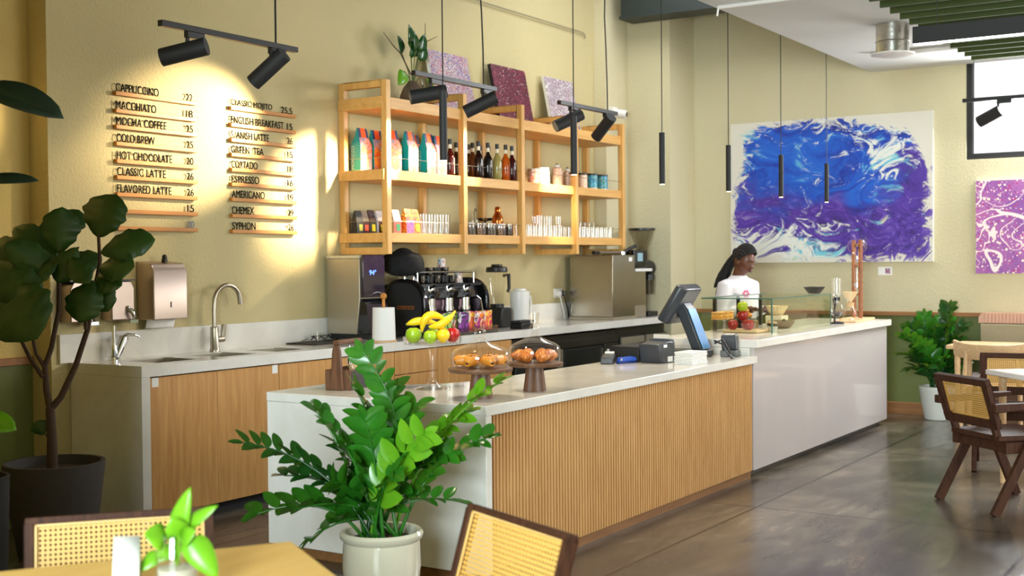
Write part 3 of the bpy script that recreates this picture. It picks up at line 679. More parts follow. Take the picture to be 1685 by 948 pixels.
def shelf_plant():
    t = thing('pothos_vase', 'green pothos rooting in a clear glass vase on top of the shelf', 'plant', (7.75, 5.85, ZT[2]))
    put('vase', MB().open_lathe([(0, .004), (.1, 0), (.12, .08), (.1, .17), (.07, .24), (.07, .26)], n=24), GLASS, t)
    put('roots', MB().lathe([(.085, .01), (.1, .08), (.07, .15), (.03, .2)], n=14), plain('rooted_soil', (86, 66, 50), .9, var=.5, vscale=60, bump=.6), t)
    st = MB(); r = random.Random(3); lf = []
    for dx, dy, h in ((-.02, 0, .52), (-.1, .02, .36), (.06, -.02, .42), (.02, .03, .46), (-.05, -.03, .3), (.1, 0, .3), (-.14, -.03, .1), (.15, -.02, .12), (.07, .03, .36), (-.03, -.05, .4)):
        st.tube([(0, 0, .12), (dx*.4, dy*.4, .2+h*.2), (dx, dy, .2+h*.55)], .004, 6); lf.append((dx, dy, .2+h*.55))
    put('stems', st, STEMG, t)
    for dx, dy, z in lf:
        m = MB(); d = Vector((dx*2+r.uniform(-.15, .15), dy-.1, .35 if z > .3 else -.5)); leaf(m, (dx, dy, z), d, (0, -1, .4), .15, .11, shape=heart); put('leaf', m, ZZD if z > .3 else POTHOS, t, solid=.001)
    tw = MB().tube([(-.02, 0, .25), (-.12, .02, .4), (-.2, .02, .44), (-.33, .02, .53)], [.006, .005, .004, .002], 6).tube([(.02, 0, .25), (.12, .02, .42), (.2, .02, .53), (.36, .02, .6)], [.006, .005, .004, .002], 6).tube([(.17, .02, .49), (.2, .02, .6), (.2, .02, .68)], [.004, .003, .002], 6)
    put('twig', tw, BARK, t)
shelf_plant()
# ---------------------------------------------------------------- track lights, pendants, ceiling
LENS = emit('warm_lens', (255, 226, 170), 12)
def spot(loc, target, power, size=48, col=(1, .8, .52), blend=.75):
    l = bpy.data.lights.new('spot', 'SPOT'); l.energy = power; l.color = col; l.spot_size = R(size); l.spot_blend = blend; l.shadow_soft_size = .035
    o = bpy.data.objects.new('spot_lamp', l); COL.objects.link(o); o.location = loc
    o.rotation_euler = (Vector(target)-Vector(loc)).to_track_quat('-Z', 'Y').to_euler()
def track(label, x0, x1, y, z, heads, cable_x, zc=4.6):
    t = thing('track_light', label, 'track light', ((x0+x1)/2, y, z))
    put('rail', MB().box(x0, x1, y-.018, y+.018, z-.012, z+.02), BLACK, t, True, bevel=.002)
    for hx, tgt, pw, sz in heads:
        c = Vector((hx, y, z-.115)); d = (Vector(tgt)-c).normalized()
        h = put('spotlight', MB().box(hx-.01, hx+.11, y-.016, y+.016, z-.045, z-.012).cyl((hx, y, z-.045), (hx, y, z-.1), .011).bar((hx, y, z-.085), c+Vector((0, 0, .01)), .03, .02), BLACK, t, True, bevel=.002)
        a, b = c-d*.105, c+d*.105
        put('barrel', MB().tube([a, b], .048, 28).tube([b, b+d*.04], .048, 28, caps=False), BLACKM, h, True)
        put('lens', MB().cyl(b+d*.0005, b+d*.003, .04, n=24), LENS, h, True)
        if pw: spot(b+d*.045, tgt, pw, sz)
    pts = [(cable_x, y, z)]+[(cable_x-.02+.03*math.sin(k*1.3), y+.01*math.sin(k), z+(zc-z)*k/7) for k in range(1, 8)]
    put('cable', MB().tube(pts, .006, 6), BLACK, t, True)
track('black track light with two spots above the menu', 4.473, 5.5, 5.0, 2.742, [(4.66, (3.95, 6.22, 2.3), 130, 46), (5.29, (4.95, 6.05, 1.75), 26, 60)], 5.33)
track('black track light with two spots before the shelf plant', 6.634, 7.622, 5.0, 2.75, [(6.83, (5.8, 6.05, 2.36), 560, 42), (7.46, (6.84, 6.05, 2.05), 900, 42)], 7.47)
track('black track light with two spots before the grey splatter canvas', 8.54, 9.506, 5.0, 2.75, [(8.72, (7.85, 5.7, 2.12), 190, 50), (9.3, (9.55, 5.7, 2.05), 230, 50)], 9.35)
def window_track():
    t = thing('track_light', 'black track light crossing in front of the high window', 'track light', (11.3, 2.0, 2.86))
    put('rail', MB().box(-.018, .018, -.9, .545, -.012, .02), BLACK, t, bevel=.002)
    for yy in (-.8, .45): put('hanger', MB().cyl((0, yy, .02), (0, yy, .44), .004, n=6), BLACK, t)
    h = put('spotlight', MB().box(-.016, .016, .14, .26, -.045, -.012).cyl((0, .25, -.045), (0, .25, -.1), .011), BLACK, t, bevel=.002)
    put('barrel', MB().cyl((.0, .23, -.1), (.05, .42, -.185), .05, n=28), BLACKM, h, bevel=.003)
window_track()
PX = [5.045, 6.35, 7.53, 8.655, 9.745, 10.885]
WH = ['over the fruit stand, first of the row', 'over the croissant dome, second of the row', 'before the grinder hopper', 'before the edge of the blue painting', 'crossing the blue painting, nearer the person', 'crossing the blue painting, nearer the window']
for i, x in enumerate(PX):
    t = thing('pendant_lamp', f'slim black tube pendant lamp {WH[i]}', 'pendant lamp', (x, 3.62, 2.0), 0, 'tube pendants above the bar')
    put('tube', MB().cyl((0, 0, .004), (0, 0, .345), .0195, n=22), BLACKM, t); put('diffuser', MB().cyl((0, 0, 0), (0, 0, .005), .016, n=20), emit('pendant_diffuser', (255, 232, 196), 3) if i == 0 else bpy.data.materials['pendant_diffuser'], t); spot((x, 3.62, 1.99), (x, 3.62, 0), 40, 100, (1, .84, .62), 1)
    put('cable', MB().cyl((0, 0, .34), (0, 0, 2.6), .0035, n=6), BLACK, t)
def ceiling_things():
    felt = plain('green_felt', (62, 74, 34), .9, var=.1, vscale=20)
    for i in range(13):
        x = 8.28+i*.247
        solo('ceiling_baffle', MB().box(-.012, .012, -4.2, 0, 0, .1), felt, ['green felt ceiling baffle, first one over the bar side of the row', 'green felt ceiling baffle closest to the high window'][i == 12] if i in (0, 12) else 'green felt ceiling baffle in the hanging row', 'ceiling baffle', (x, 2.46, 3.2), 0, 'felt baffles under the soffit')
    t = thing('linear_lamp', 'long black linear lamp with a bright underside below the felt baffles', 'ceiling lamp', (8.35, 2.19, 2.9))
    put('housing', MB().box(-.035, .035, -1.6, 0, 0, .11), BLACKM, t, bevel=.003); put('diffuser', MB().box(-.028, .028, -1.59, -.006, -.006, 0), emit('white_led', (255, 250, 240), 9), t)
    for yy in (-.15, -1.4): put('hanger', MB().cyl((0, yy, .11), (0, yy, .4), .003, n=6), BLACK, t)
    foil = plain('duct_foil', (200, 196, 188), .25, 1, var=.15, vscale=20, bump=.3)
    t = thing('air_duct', 'silver air duct stub with round white diffuser under the ceiling', 'duct', (9.72, 2.71, 3.06))
    put('pipe', MB().lathe([(.125, .02), (.125, .1), (.13, .105), (.125, .11), (.125, .239)], n=32), foil, t); put('diffuser', MB().lathe([(.02, -.012), (.08, -.012), (.16, .006), (.165, .014), (.125, .02)], n=36), WHITE, t)
    t = thing('security_camera', 'small white security camera on the pillar above the shelf end', 'camera', (11.12, 5.917, 2.98))
    put('mount', MB().box(-.05, .05, -.06, 0, -.045, .055), WHITE, t, bevel=.006); b = put('camera_body', MB().cyl((.02, -.03, 0), (.06, -.15, -.02), .045, n=20), WHITE, t, bevel=.006)
    put('lens', MB().cyl((.0595, -.15, -.02), (.0615, -.158, -.0215), .024, n=16), GLBLACK, b)
    t = thing('service_pipe', 'thin white pipe with hooked end along the ceiling soffit', 'pipe', (8.2, 3.5, 3.27))
    put('pipe', MB().tube([(0, 0, 0), (0, -2, 0)], .014, 8).tube([(0, 0, 0), (0, .01, -.06)], .008, 6), WHITE, t)
    solo('service_pipe', MB().tube([(0, 0, 0), (0, -2.2, 0)], .02, 8), WHITE, 'thin white pipe under the soffit behind the air duct', 'pipe', (10.95, 3.25, 3.28))
ceiling_things()
solo('service_pipe', MB().tube([(-.9, 0, 0), (1.32, 0, 0), (1.36, 0, -.02), (1.37, 0, -.05)], .007, 8), plain('cream_pipe', (150, 142, 112), .6), 'thin cream conduit along the stucco wall high above the shelf canvases', 'pipe', (9.45, 6.03, 3.745))
# ---------------------------------------------------------------- pictures on the end wall
def abstract():
    t = NT('abstract_paint'); uv = t.co('UV'); sp = t.n('SeparateXYZ'); t.set(sp.inputs[0], uv); u, v = sp.outputs[0], sp.outputs[1]
    wn = t.n('VectorMath', operation='MULTIPLY_ADD'); t.set(wn.inputs[0], t.noise(uv, 1.6, 3, .5, .8, out='Color')); wn.inputs[1].default_value = (.7, .7, 0); t.set(wn.inputs[2], uv); P = wn.outputs[0]
    f1 = t.noise(P, 2.7, 10, .68, 2.0); f2 = t.noise(P, 4.6, 10, .72, 3.4); f3 = t.noise(P, 8.5, 9, .74, 2.2); f4 = t.noise(uv, 2.2, 4, .6, .4)
    c = t.ramp(f1, [(.28, lin((16, 16, 70))), (.4, lin((20, 50, 160))), (.5, lin((18, 84, 196))), (.6, lin((24, 100, 210))), (.74, lin((96, 176, 222)))])
    st = lambda x, a, b: t.math('DIVIDE', t.math('SUBTRACT', x, a), b-a, clamp=True)
    pu = t.math('ADD', t.math('MULTIPLY_ADD', f4, 1.3, -.62), t.math('MULTIPLY_ADD', v, -.75, .42))
    pu = t.math('ADD', pu, t.math('MULTIPLY', st(u, .7, 1.0), .28))
    c = t.mix(st(pu, .0, .2), c, t.ramp(f3, [(.3, lin((34, 22, 88))), (.55, lin((84, 54, 166))), (.75, lin((150, 120, 200)))]))
    dx, dy = t.math('SUBTRACT', u, .77), t.math('SUBTRACT', v, .73)
    rr = t.math('SQRT', t.math('ADD', t.math('POWER', dx, 2), t.math('POWER', dy, 2)))
    cy = t.math('SUBTRACT', 1.0, st(rr, .02, .24))
    bl = t.math('MULTIPLY', t.math('SUBTRACT', 1.0, st(v, .12, .36)), t.math('SUBTRACT', 1.0, st(u, .35, .7)))
    le = t.math('MULTIPLY', t.math('SUBTRACT', 1.0, st(u, .05, .2)), st(v, .3, .6))
    tp = t.math('MULTIPLY', st(v, .78, .95), st(u, .3, .45))
    wgt = t.math('ADD', t.math('ADD', t.math('MULTIPLY', cy, .17), t.math('MULTIPLY', bl, .21)), t.math('ADD', t.math('MULTIPLY', le, .15), t.math('MULTIPLY', tp, .12)))
    cyan = t.ramp(f3, [(.3, lin((40, 150, 210))), (.5, lin((120, 206, 222))), (.62, lin((222, 222, 160))), (.75, lin((236, 240, 238)))])
    c = t.mix(st(t.math('ADD', f1, wgt), .62, .7), c, cyan)
    c = t.mix(st(t.math('ADD', f2, t.math('MULTIPLY', wgt, .8)), .6, .655), c, lin((228, 230, 224)))
    c = t.mix(t.math('MULTIPLY', st(f3, .66, .7), .7), c, lin((210, 216, 232)))
    # bare canvas round the rim
    e = t.math('MINIMUM', t.math('MINIMUM', u, t.math('SUBTRACT', 1.0, u)), t.math('MINIMUM', t.math('MULTIPLY', v, .8), t.math('MULTIPLY', t.math('SUBTRACT', 1.0, v), .75)))
    corner = t.math('ADD', t.math('MULTIPLY', t.math('SUBTRACT', u, .78), 1.0), t.math('SUBTRACT', v, .72))
    e = t.math('SUBTRACT', e, t.math('MULTIPLY', st(corner, .1, .45), .2))
    e = t.math('SUBTRACT', e, t.math('MULTIPLY', t.math('MULTIPLY', t.math('SUBTRACT', 1.0, st(u, .0, .16)), st(v, .5, .7)), .07))
    e = t.math('ADD', e, t.math('MULTIPLY_ADD', f3, .3, -.165))
    c = t.mix(st(e, -.005, .02), lin((222, 218, 206)), c)
    t.base(c); t.p(Roughness=.38); t.bump(f2, .25, .01); return t.m
def wall_pictures():
    y0, y1, z0, z1 = 5.02, 2.987, 1.463, 2.888
    t = thing('abstract_painting', 'large blue and purple abstract painting on the cream end wall', 'painting', (12.1, (y0+y1)/2, z0))
    put('stretcher', MB().box(12.058, 12.099, y1, y0, z0, z1), WHITE, t, True)
    put('paint_face', MB().uvquad((12.0575, y0, z0), (12.0575, y1, z0), (12.0575, y1, z1), (12.0575, y0, z1), 1, 1), abstract(), t, True)
    p = NT('pink_paint'); uv = p.co('UV')
    c = p.ramp(p.noise(uv, 2.2, 3, .5, .5), [(.35, lin((140, 80, 160))), (.6, lin((186, 110, 176)))])
    for k, (rgb, th, sc) in enumerate([((190, 40, 110), .3, 26), ((236, 206, 214), .34, 30), ((110, 60, 150), .28, 34), ((244, 226, 214), .3, 18)]):
        vv = p.n('TexVoronoi'); p.set(vv.inputs['Vector'], p.co('UV', loc=(k*2.3, k, 0))); vv.inputs['Scale'].default_value = sc
        c = p.mix(p.math('LESS_THAN', vv.outputs['Distance'], p.math('MULTIPLY', p.noise(uv, 4+k, 2), th*1.5)), c, lin(rgb))
    n = p.noise(uv, 1.3, 2, .4, 1.2); w = p.math('LESS_THAN', p.math('ABSOLUTE', p.math('SUBTRACT', n, .5)), .008); n2 = p.noise(p.co('UV', loc=(5, 2, 0)), 1.6, 2, .4, 1.5); w2 = p.math('LESS_THAN', p.math('ABSOLUTE', p.math('SUBTRACT', n2, .48)), .007)
    p.base(p.mix(p.math('MAXIMUM', w, w2), c, lin((246, 228, 226)))); p.p(Roughness=.45)
    t = thing('pink_painting', 'pink and violet splatter painting on the wall below the window', 'painting', (12.1, 2.2, 1.35))
    put('stretcher', MB().box(12.06, 12.099, 1.5, 2.6, 1.35, 2.205), WHITE, t, True)
    put('paint_face', MB().uvquad((12.0595, 2.6, 1.35), (12.0595, 1.5, 1.35), (12.0595, 1.5, 2.205), (12.0595, 2.6, 2.205), 1.3, 1), p.m, t, True)
    t = thing('picture_card', 'small white caption card on the wall below the big painting', 'card', (12.1, 3.45, 1.34))
    put('card', MB().box(12.094, 12.0995, 3.382, 3.515, 1.335, 1.415), PAPER, t, True); put('print', MB().box(12.0925, 12.0938, 3.4, 3.445, 1.35, 1.4), patches('plum_print', [(110, 40, 90), (200, 150, 180), (90, 30, 70), (214, 200, 206)], 40), t, True)
wall_pictures()
def wall_bits():
    t = thing('power_outlet', 'white double power outlet with black plugs beside the steel oven', 'outlet', (10.27, 6.05, 1.19))
    put('plate', MB().box(-.075, .075, -.012, 0, -.04, .045), WHITE, t, bevel=.003)
    for x, m in ((-.035, WHITE), (.04, BLACK)):
        p = put('plug', MB().box(x-.024, x+.024, -.06, -.012, -.024, .024), m, t, bevel=.005); put('cord', MB().tube([(x, -.05, -.02), (x+.02, -.055, -.08), (x+.07, -.05, -.16), (x+.1, -.045, -.24)], .006, 8), m, p)
wall_bits()
# ---------------------------------------------------------------- machines on the back worktop
def brewer():
    t = thing('water_boiler', 'steel sided countertop boiler with dark front panel and blue digits', 'boiler', (7.06, 5.87, ZC))
    x0, x1 = 6.92, 7.16
    put('casing', MB().prism([(5.745, .985), (6.02, .985), (6.02, 1.53), (5.715, 1.53), (5.715, 1.24)], x0, x1, lambda u, v, w: (w, u, v)), STEELW, t, True, bevel=.004)
    put('top_cap', MB().box(x0-.004, x1+.004, 5.72, 6.022, 1.5305, 1.552), plain('cream_cap', (206, 192, 158), .4), t, True, bevel=.003)
    f = put('front_panel', MB().prism([(x0+.012, 1.25), (x1+.02, 1.25), (x1+.02, 1.53), (x1+.0, 1.556), (x0+.03, 1.556), (x0+.012, 1.535)], 5.69, 5.714, lambda u, v, w: (u, w, v)), plain('aubergine_gloss', (26, 16, 40), .08, coat=.5), t, True, bevel=.004)
    d = text_mb('94', 7.0, 7.055, .035, 5.6885, 1.41, .002); put('display_digits', d, emit('blue_digits', (90, 130, 255), 3), f, True)
    d = text_mb('o', 7.06, 7.075, .016, 5.6885, 1.43, .002); put('degree_mark', d, bpy.data.materials['blue_digits'], f, True)
    put('lower_panel', MB().prism([(5.715, 1.24), (5.66, 1.2), (5.64, .99), (5.745, .985)], x0+.01, x1, lambda u, v, w: (w, u, v)), GLBLACK, t, True)
    put('spout', MB().tube([(7.1, 5.69, 1.28), (7.1, 5.65, 1.27), (7.1, 5.65, 1.22)], .008, 8), CHROME, t, True)
    put('drip_tray', MB().box(x0+.01, x1, 5.62, 6.0, .95, .985), BLACK, t, True, bevel=.003)
    for x in (x0+.03, x1-.03):
        for y in (5.65, 5.97): put('foot', MB().cyl((x, y, ZC), (x, y, .95), .016, n=12), BLACK, t, True)
brewer()
def espresso():
    t = thing('espresso_machine', 'black and chrome espresso machine with round side panel and cups on top', 'coffee machine', (7.95, 5.72, ZC))
    x0, x1 = 7.43, 8.22
    n = 30; c = (5.69, 1.16)
    pr = [(c[0]+.205*math.copysign(abs(math.cos(a))**.8, math.cos(a)), c[1]+.215*math.copysign(abs(math.sin(a))**.8, math.sin(a))) for a in (2*PI*i/n for i in range(n))]
    pr2 = [(c[0]+(y-c[0])*.86, c[1]+(z-c[1])*.86) for y, z in pr]
    s = put('side_panel', MB().prism(pr, 7.385, 7.43, lambda u, v, w: (w, u, v)), GLBLACK, t, True, bevel=.008)
    put('side_disc', MB().prism(pr2, 7.378, 7.3849, lambda u, v, w: (w, u, v)), BLACKM, s, True)
    lg = text_mb('COZCCO', 0, .16, .026, 0, 0, .002); lg.xf(Matrix.Translation((7.3765, 5.74, 1.145)) @ Matrix.Rotation(R(-90), 4, 'Z')); put('side_logo', lg, plain('orange_logo', (196, 110, 40), .4), s, True)
    put('side_panel', MB().prism(pr, x1, x1+.045, lambda u, v, w: (w, u, v)), GLBLACK, t, True, bevel=.008)
    put('back_body', MB().box(x0, x1, 5.74, 5.95, .99, 1.32), plain('pink_reflection_steel', (206, 176, 190), .15, .9, var=.05), t, True)  # pink reflection put into the steel colour
    put('upper_body', MB().prism([(5.55, 1.22), (5.74, 1.2), (5.95, 1.2), (5.95, 1.33), (5.6, 1.33)], x0, x1, lambda u, v, w: (w, u, v)), BLACK, t, True, bevel=.006)
    put('drip_tray', MB().box(x0, x1, 5.47, 5.95, .965, 1.02), plain('tray_steel', (150, 156, 160), .3, .9), t, True, bevel=.004)
    put('tray_grille', MB().box(x0+.03, x1-.03, 5.48, 5.73, 1.0205, 1.026), BLACK, t, True)
    put('rail', MB().tube([(x0+.02, 5.93, 1.42), (x0+.02, 5.6, 1.42), (x1-.02, 5.6, 1.42), (x1-.02, 5.93, 1.42)], .008, 8).cyl((x0+.02, 5.6, 1.33), (x0+.02, 5.6, 1.42), .006).cyl((x1-.02, 5.6, 1.33), (x1-.02, 5.6, 1.42), .006), CHROME, t, True)
    for x in (7.6, 7.84, 8.07):
        g = put('group_head', MB().cyl((x, 5.6, 1.15), (x, 5.6, 1.31), .042, n=22).cyl((x, 5.6, 1.12), (x, 5.6, 1.15), .05, n=22).cyl((x, 5.52, 1.25), (x, 5.62, 1.27), .03, n=16), CHROME, t, True)
        put('portafilter', MB().cyl((x, 5.6, 1.085), (x, 5.6, 1.12), .04, n=20).tube([(x+.02, 5.58, 1.1), (x+.06, 5.54, 1.09), (x+.16, 5.48, 1.06)], [.012, .014, .019], 10).tube([(x-.015, 5.59, 1.09), (x-.018, 5.585, 1.06)], .008, 8), BLACK, g, True)
        put('lever', MB().tube([(x-.05, 5.56, 1.3), (x-.06, 5.5, 1.32), (x+.02, 5.46, 1.325)], .011, 8), BLACK, g, True)
    for x in (7.48, 8.18): put('steam_wand', MB().tube([(x, 5.58, 1.24), (x, 5.52, 1.2), (x-.01, 5.48, 1.03)], .0065, 8), CHROME, t, True)
    for x in (x0+.06, x1-.06):
        for y in (5.52, 5.9): put('foot', MB().cyl((x, y, ZC), (x, y, .965), .025, n=14), BLACK, t, True)
    t.location = (8.05, 5.79, ZC)
espresso()
def topcups():
    cupm = MB().lathe([(.022, 0), (.036, .01), (.042, .062), (.039, .062), (.03, .01), (0, .008)], n=20)
    ch = plain('dark_chrome', (120, 118, 116), .1, 1); k = 0
    wh = ['beside the black cloth', 'next along', 'near the middle', 'beside the paper cups', 'past the paper cups', 'near the blender end']
    for layer in range(2):
        for i in range(6):
            if i > 4 or layer and i > 3: continue
            x = 7.6+i*.1; o = thing('espresso_cup', f'{"upper" if layer else "lower"} dark shiny cup on the espresso machine {wh[i]}', 'cup', (x+.1, 5.75, 1.332+layer*.0635), 0, 'cups on the espresso machine')
            put('cup', cupm, BLACK if (i+layer) % 2 else ch, o); put('handle', MB().tube([(.036, 0, .05), (.06, 0, .045), (.06, 0, .025), (.034, 0, .018)], .005, 8), BLACK if (i+layer) % 2 else ch, o)
    pc = patches('paper_cup_print', [(240, 238, 232), (240, 238, 232), (190, 70, 40), (240, 238, 232), (90, 130, 150), (240, 238, 232)], 26, rough=.5)
    def paper(x, y, z, lab):
        x += .1; y += .07; z += .003
        o = thing('paper_cup', lab, 'cup', (x, y, z)); put('cup', MB().lathe([(.038, 0), (.03, .095)], n=22), pc, o); put('rim', MB().lathe([(.039, -.001), (.041, .003), (.039, .006)], n=22), PAPER, o)
    paper(8.04, 5.8, 1.331, 'printed paper cup upside down at the base of the tall stack'); paper(8.04, 5.8, 1.43, 'printed paper cup on top of the stack, highest on the machine')
    paper(8.13, 5.84, 1.331, 'single printed paper cup beside the tall cup stack'); paper(8.125, 5.7, 1.331, 'printed paper cup standing lower, toward the front of the machine')
    for i in range(4): 
        o = thing('milk_pitcher', f'small chrome milk pitcher {["behind the dark cups, nearer the black cloth", "behind the dark cups, nearer the paper cups", "against the wall, nearer the black cloth", "against the wall, nearer the paper cups"][i]}', 'pitcher', (7.76+.1*(i % 2), 5.86+.09*(i//2), 1.332)); put('cup', MB().lathe([(.03, 0), (.034, .005), (.026, .06), (.032, .085), (.029, .085), (.02, .06), (.03, .008), (0, .006)], n=18), CHROME, o); put('handle', MB().tube([(.028, 0, .075), (.055, 0, .07), (.05, 0, .02), (.032, 0, .015)], .004, 8), CHROME, o)
    t = thing('black_cloth', 'black cloth bundled over the corner of the espresso machine', 'cloth', (7.54, 5.79, 1.43)); m = MB(); r = random.Random(4); P = []
    for i in range(13):
        a = PI*i/12; row = []
        for j in range(17):
            b = 2*PI*j/16; k = 1+.1*math.sin(3*b+i*.5)+.06*math.sin(7*b+1)
            row.append((-.02+.125*math.sin(a)*math.cos(b)*k, .17*math.sin(a)*math.sin(b)*k, .06+.085*math.copysign(abs(math.cos(a))**.55, math.cos(a))*(1.05+.12*math.sin(5*b))))
        P.append(row)
    m.sheet(P).ball((.03, .03, .13), (.07, .08, .05)); put('fabric', m, plain('black_fabric', (24, 24, 25), .95, var=.3, vscale=50), t)
topcups()
def blender_jug():
    t = thing('blender', 'black countertop blender with clear jar beside the espresso machine', 'blender', (8.93, 5.86, ZC))
    put('base', MB().prism([(-.09, 0), (.09, 0), (.075, .17), (-.075, .17)], -.1, .1, lambda u, v, w: (u, w, v)), BLACK, t, bevel=.012)
    put('jar', MB().open_lathe([(.055, .175), (.058, .2), (.085, .47), (.088, .475)], n=26), GLASSD, t); put('jar_collar', MB().cyl((0, 0, .17), (0, 0, .2), .06), BLACK, t)
    put('lid', MB().lathe([(.09, .472), (.095, .48), (.09, .515), (.05, .52), (.045, .54), (0, .54)], n=24), BLACK, t, bevel=.004)
    put('jar_handle', MB().tube([(.08, -.02, .44), (.135, -.035, .45), (.14, -.035, .33), (.125, -.03, .3)], [.014, .016, .014, .012], 8), BLACK, t)
    t = thing('water_jug', 'milky plastic jug with lid and handle beside the blender', 'jug', (9.2, 5.8, ZC))
    put('body', MB().lathe([(.07, 0), (.075, .01), (.088, .27), (.088, .285)], n=28), MILKY, t); put('lid', MB().lathe([(.091, .286), (.091, .3), (.06, .31), (.055, .325), (0, .327)], n=28), WHITE, t)
    put('handle', MB().tube([(.084, -.02, .25), (.125, -.03, .255), (.135, -.03, .2), (.125, -.03, .1), (.08, -.02, .06)], .01, 8), MILKY, t)
    t = thing('paper_towel_stand', 'white paper towel roll on a wooden stand by the boiler', 'paper towel', (6.95, 5.522, ZC))
    put('base', MB().cyl((0, 0, 0), (0, 0, .014), .092, n=28), LIGHTW, t); put('roll', MB().lathe([(.02, .015), (.083, .015), (.078, .245), (.02, .245)], n=28), PAPER, t); put('pole', MB().cyl((0, 0, .012), (0, 0, .31), .011), LEDGE, t); put('knob', MB().ball((0, 0, .325), .024), LEDGE, t)
    t = thing('drying_mat', 'thin black mat on the worktop beside the sinks', 'mat', (6.69, 5.87, ZC)); m = put('mat', MB().box(-.22, .22, -.14, .14, 0, .008), BLACKM, t, bevel=.003)
    t = thing('glass_cup', 'small clear glass cup with handle on the black mat', 'cup', (6.72, 5.92, ZC+.0085)); put('cup', MB().open_lathe([(0, .002), (.028, 0), (.036, .06)], n=20), RIMG, t); put('handle', MB().tube([(.034, 0, .05), (.058, 0, .046), (.055, 0, .02), (.03, 0, .012)], .004, 8), RIMG, t)
    t = thing('steel_spoon', 'short steel spoon lying on the black mat', 'spoon', (6.58, 5.93, ZC+.0095)); put('spoon', MB().tube([(-.06, 0, .004), (.05, .02, .02)], .005, 8).ball((-.075, -.003, .006), (.025, .014, .005)), STEEL, t)
    t = thing('wire_rack', 'small black zigzag wire rack beside the boiler', 'rack', (6.8, 5.96, ZC+.0095)); put('wire', MB().tube([(-.1, 0, .03), (-.06, 0, .004), (-.02, 0, .03), (.02, 0, .004), (.06, 0, .03), (.1, 0, .004)], .004, 6).tube([(-.1, .02, .032), (.1, .02, .032)], .004, 6).tube([(-.1, 0, .032), (-.1, .02, .004)], .004, 6), BLACK, t)
blender_jug()
def oven():
    t = thing('steel_oven', 'tall stainless steel oven box with screen at the worktop end', 'oven', (10.9, 5.6, ZC))
    x0, x1 = 10.42, 11.02; y0, y1 = 5.54, 5.89
    put('casing', MB().box(10.4, 10.86, 5.52, 5.985, .965, 1.55), STEEL, t, True, bevel=.004)
    put('base_strip', MB().box(10.385, 10.87, 5.5, 5.985, ZC, .964), STEELW, t, True)
    f = put('front_column', MB().box(10.861, 11.17, 5.56, 5.88, ZC, 1.42), STEELW, t, True, bevel=.004)
    put('front_door', MB().box(10.9, 11.16, 5.552, 5.5595, 1.06, 1.39), STEEL, f, True, bevel=.002)
    put('drip_drawer', MB().box(10.9, 11.16, 5.552, 5.5595, .945, 1.05), STEELW, f, True, bevel=.002)
    h = put('control_head', MB().box(10.861, 11.13, 5.53, 5.88, 1.425, 1.6), GLBLACK, t, True, bevel=.006)
    put('screen', MB().box(10.94, 11.05, 5.5275, 5.5295, 1.49, 1.57), emit('touch_screen', (120, 150, 160), .5), h, True)
    put('shelf_edge', MB().box(10.88, 11.24, 5.52, 5.56, 1.39, 1.418), WHITE, t, True)
    put('sticker', MB().box(10.73, 10.8, 5.517, 5.5195, 1.49, 1.53), PAPER, t, True)
    t = thing('long_handled_filter', 'black handled filter tool lying on top of the steel oven', 'tool', (10.5, 5.56, 1.553)); put('rod', MB().tube([(-.3, 0, .02), (.12, -.02, .022)], .012, 10), STEEL, t); put('basket', MB().cyl((.14, -.02, .0), (.14, -.02, .03), .032), CHROME, t); put('grip', MB().tube([(.16, -.02, .025), (.25, -.04, .06), (.34, -.06, .085)], [.013, .016, .018], 10), BLACK, t); put('grip', MB().tube([(-.4, 0, .02), (-.3, 0, .02)], .018, 10), BLACK, t)
    t = thing('coffee_grinder', 'black coffee grinder with clear bean hopper beside the steel oven', 'grinder', (11.33, 5.7, ZC))
    put('base', MB().box(-.1, .1, -.15, .13, 0, .05), BLACK, t, bevel=.01); put('column', MB().box(-.06, .06, .02, .12, .05, .42), BLACK, t, bevel=.01)
    put('motor_body', MB().cyl((-.09, -.03, .5), (.13, -.03, .48), .085, n=24).cyl((.13, -.03, .48), (.17, -.03, .478), .04, n=18).cyl((0, 0, .4), (0, 0, .5), .07), BLACK, t, bevel=.006)
    put('throat', MB().cyl((0, -.02, .56), (0, -.02, .67), .055), BLACK, t)
    put('hopper', MB().open_lathe([(.05, .66), (.06, .68), (.125, .86), (.128, .87)], (0, -.02, 0), n=26), GREYG, t); put('hopper_rim', MB().open_lathe([(.126, .865), (.134, .865), (.134, .885), (.126, .885)], (0, -.02, 0), n=28).cyl((0, -.02, .878), (0, -.02, .886), .128, n=28), BLACK, t)
    put('dosing_cup', MB().lathe([(.035, .22), (.045, .235), (.052, .36), (.06, .37)], (.03, -.09, 0), n=22), STEEL, t); put('cup_holder', MB().cyl((.03, -.09, .37), (.03, -.09, .42), .05), BLACK, t)
oven()
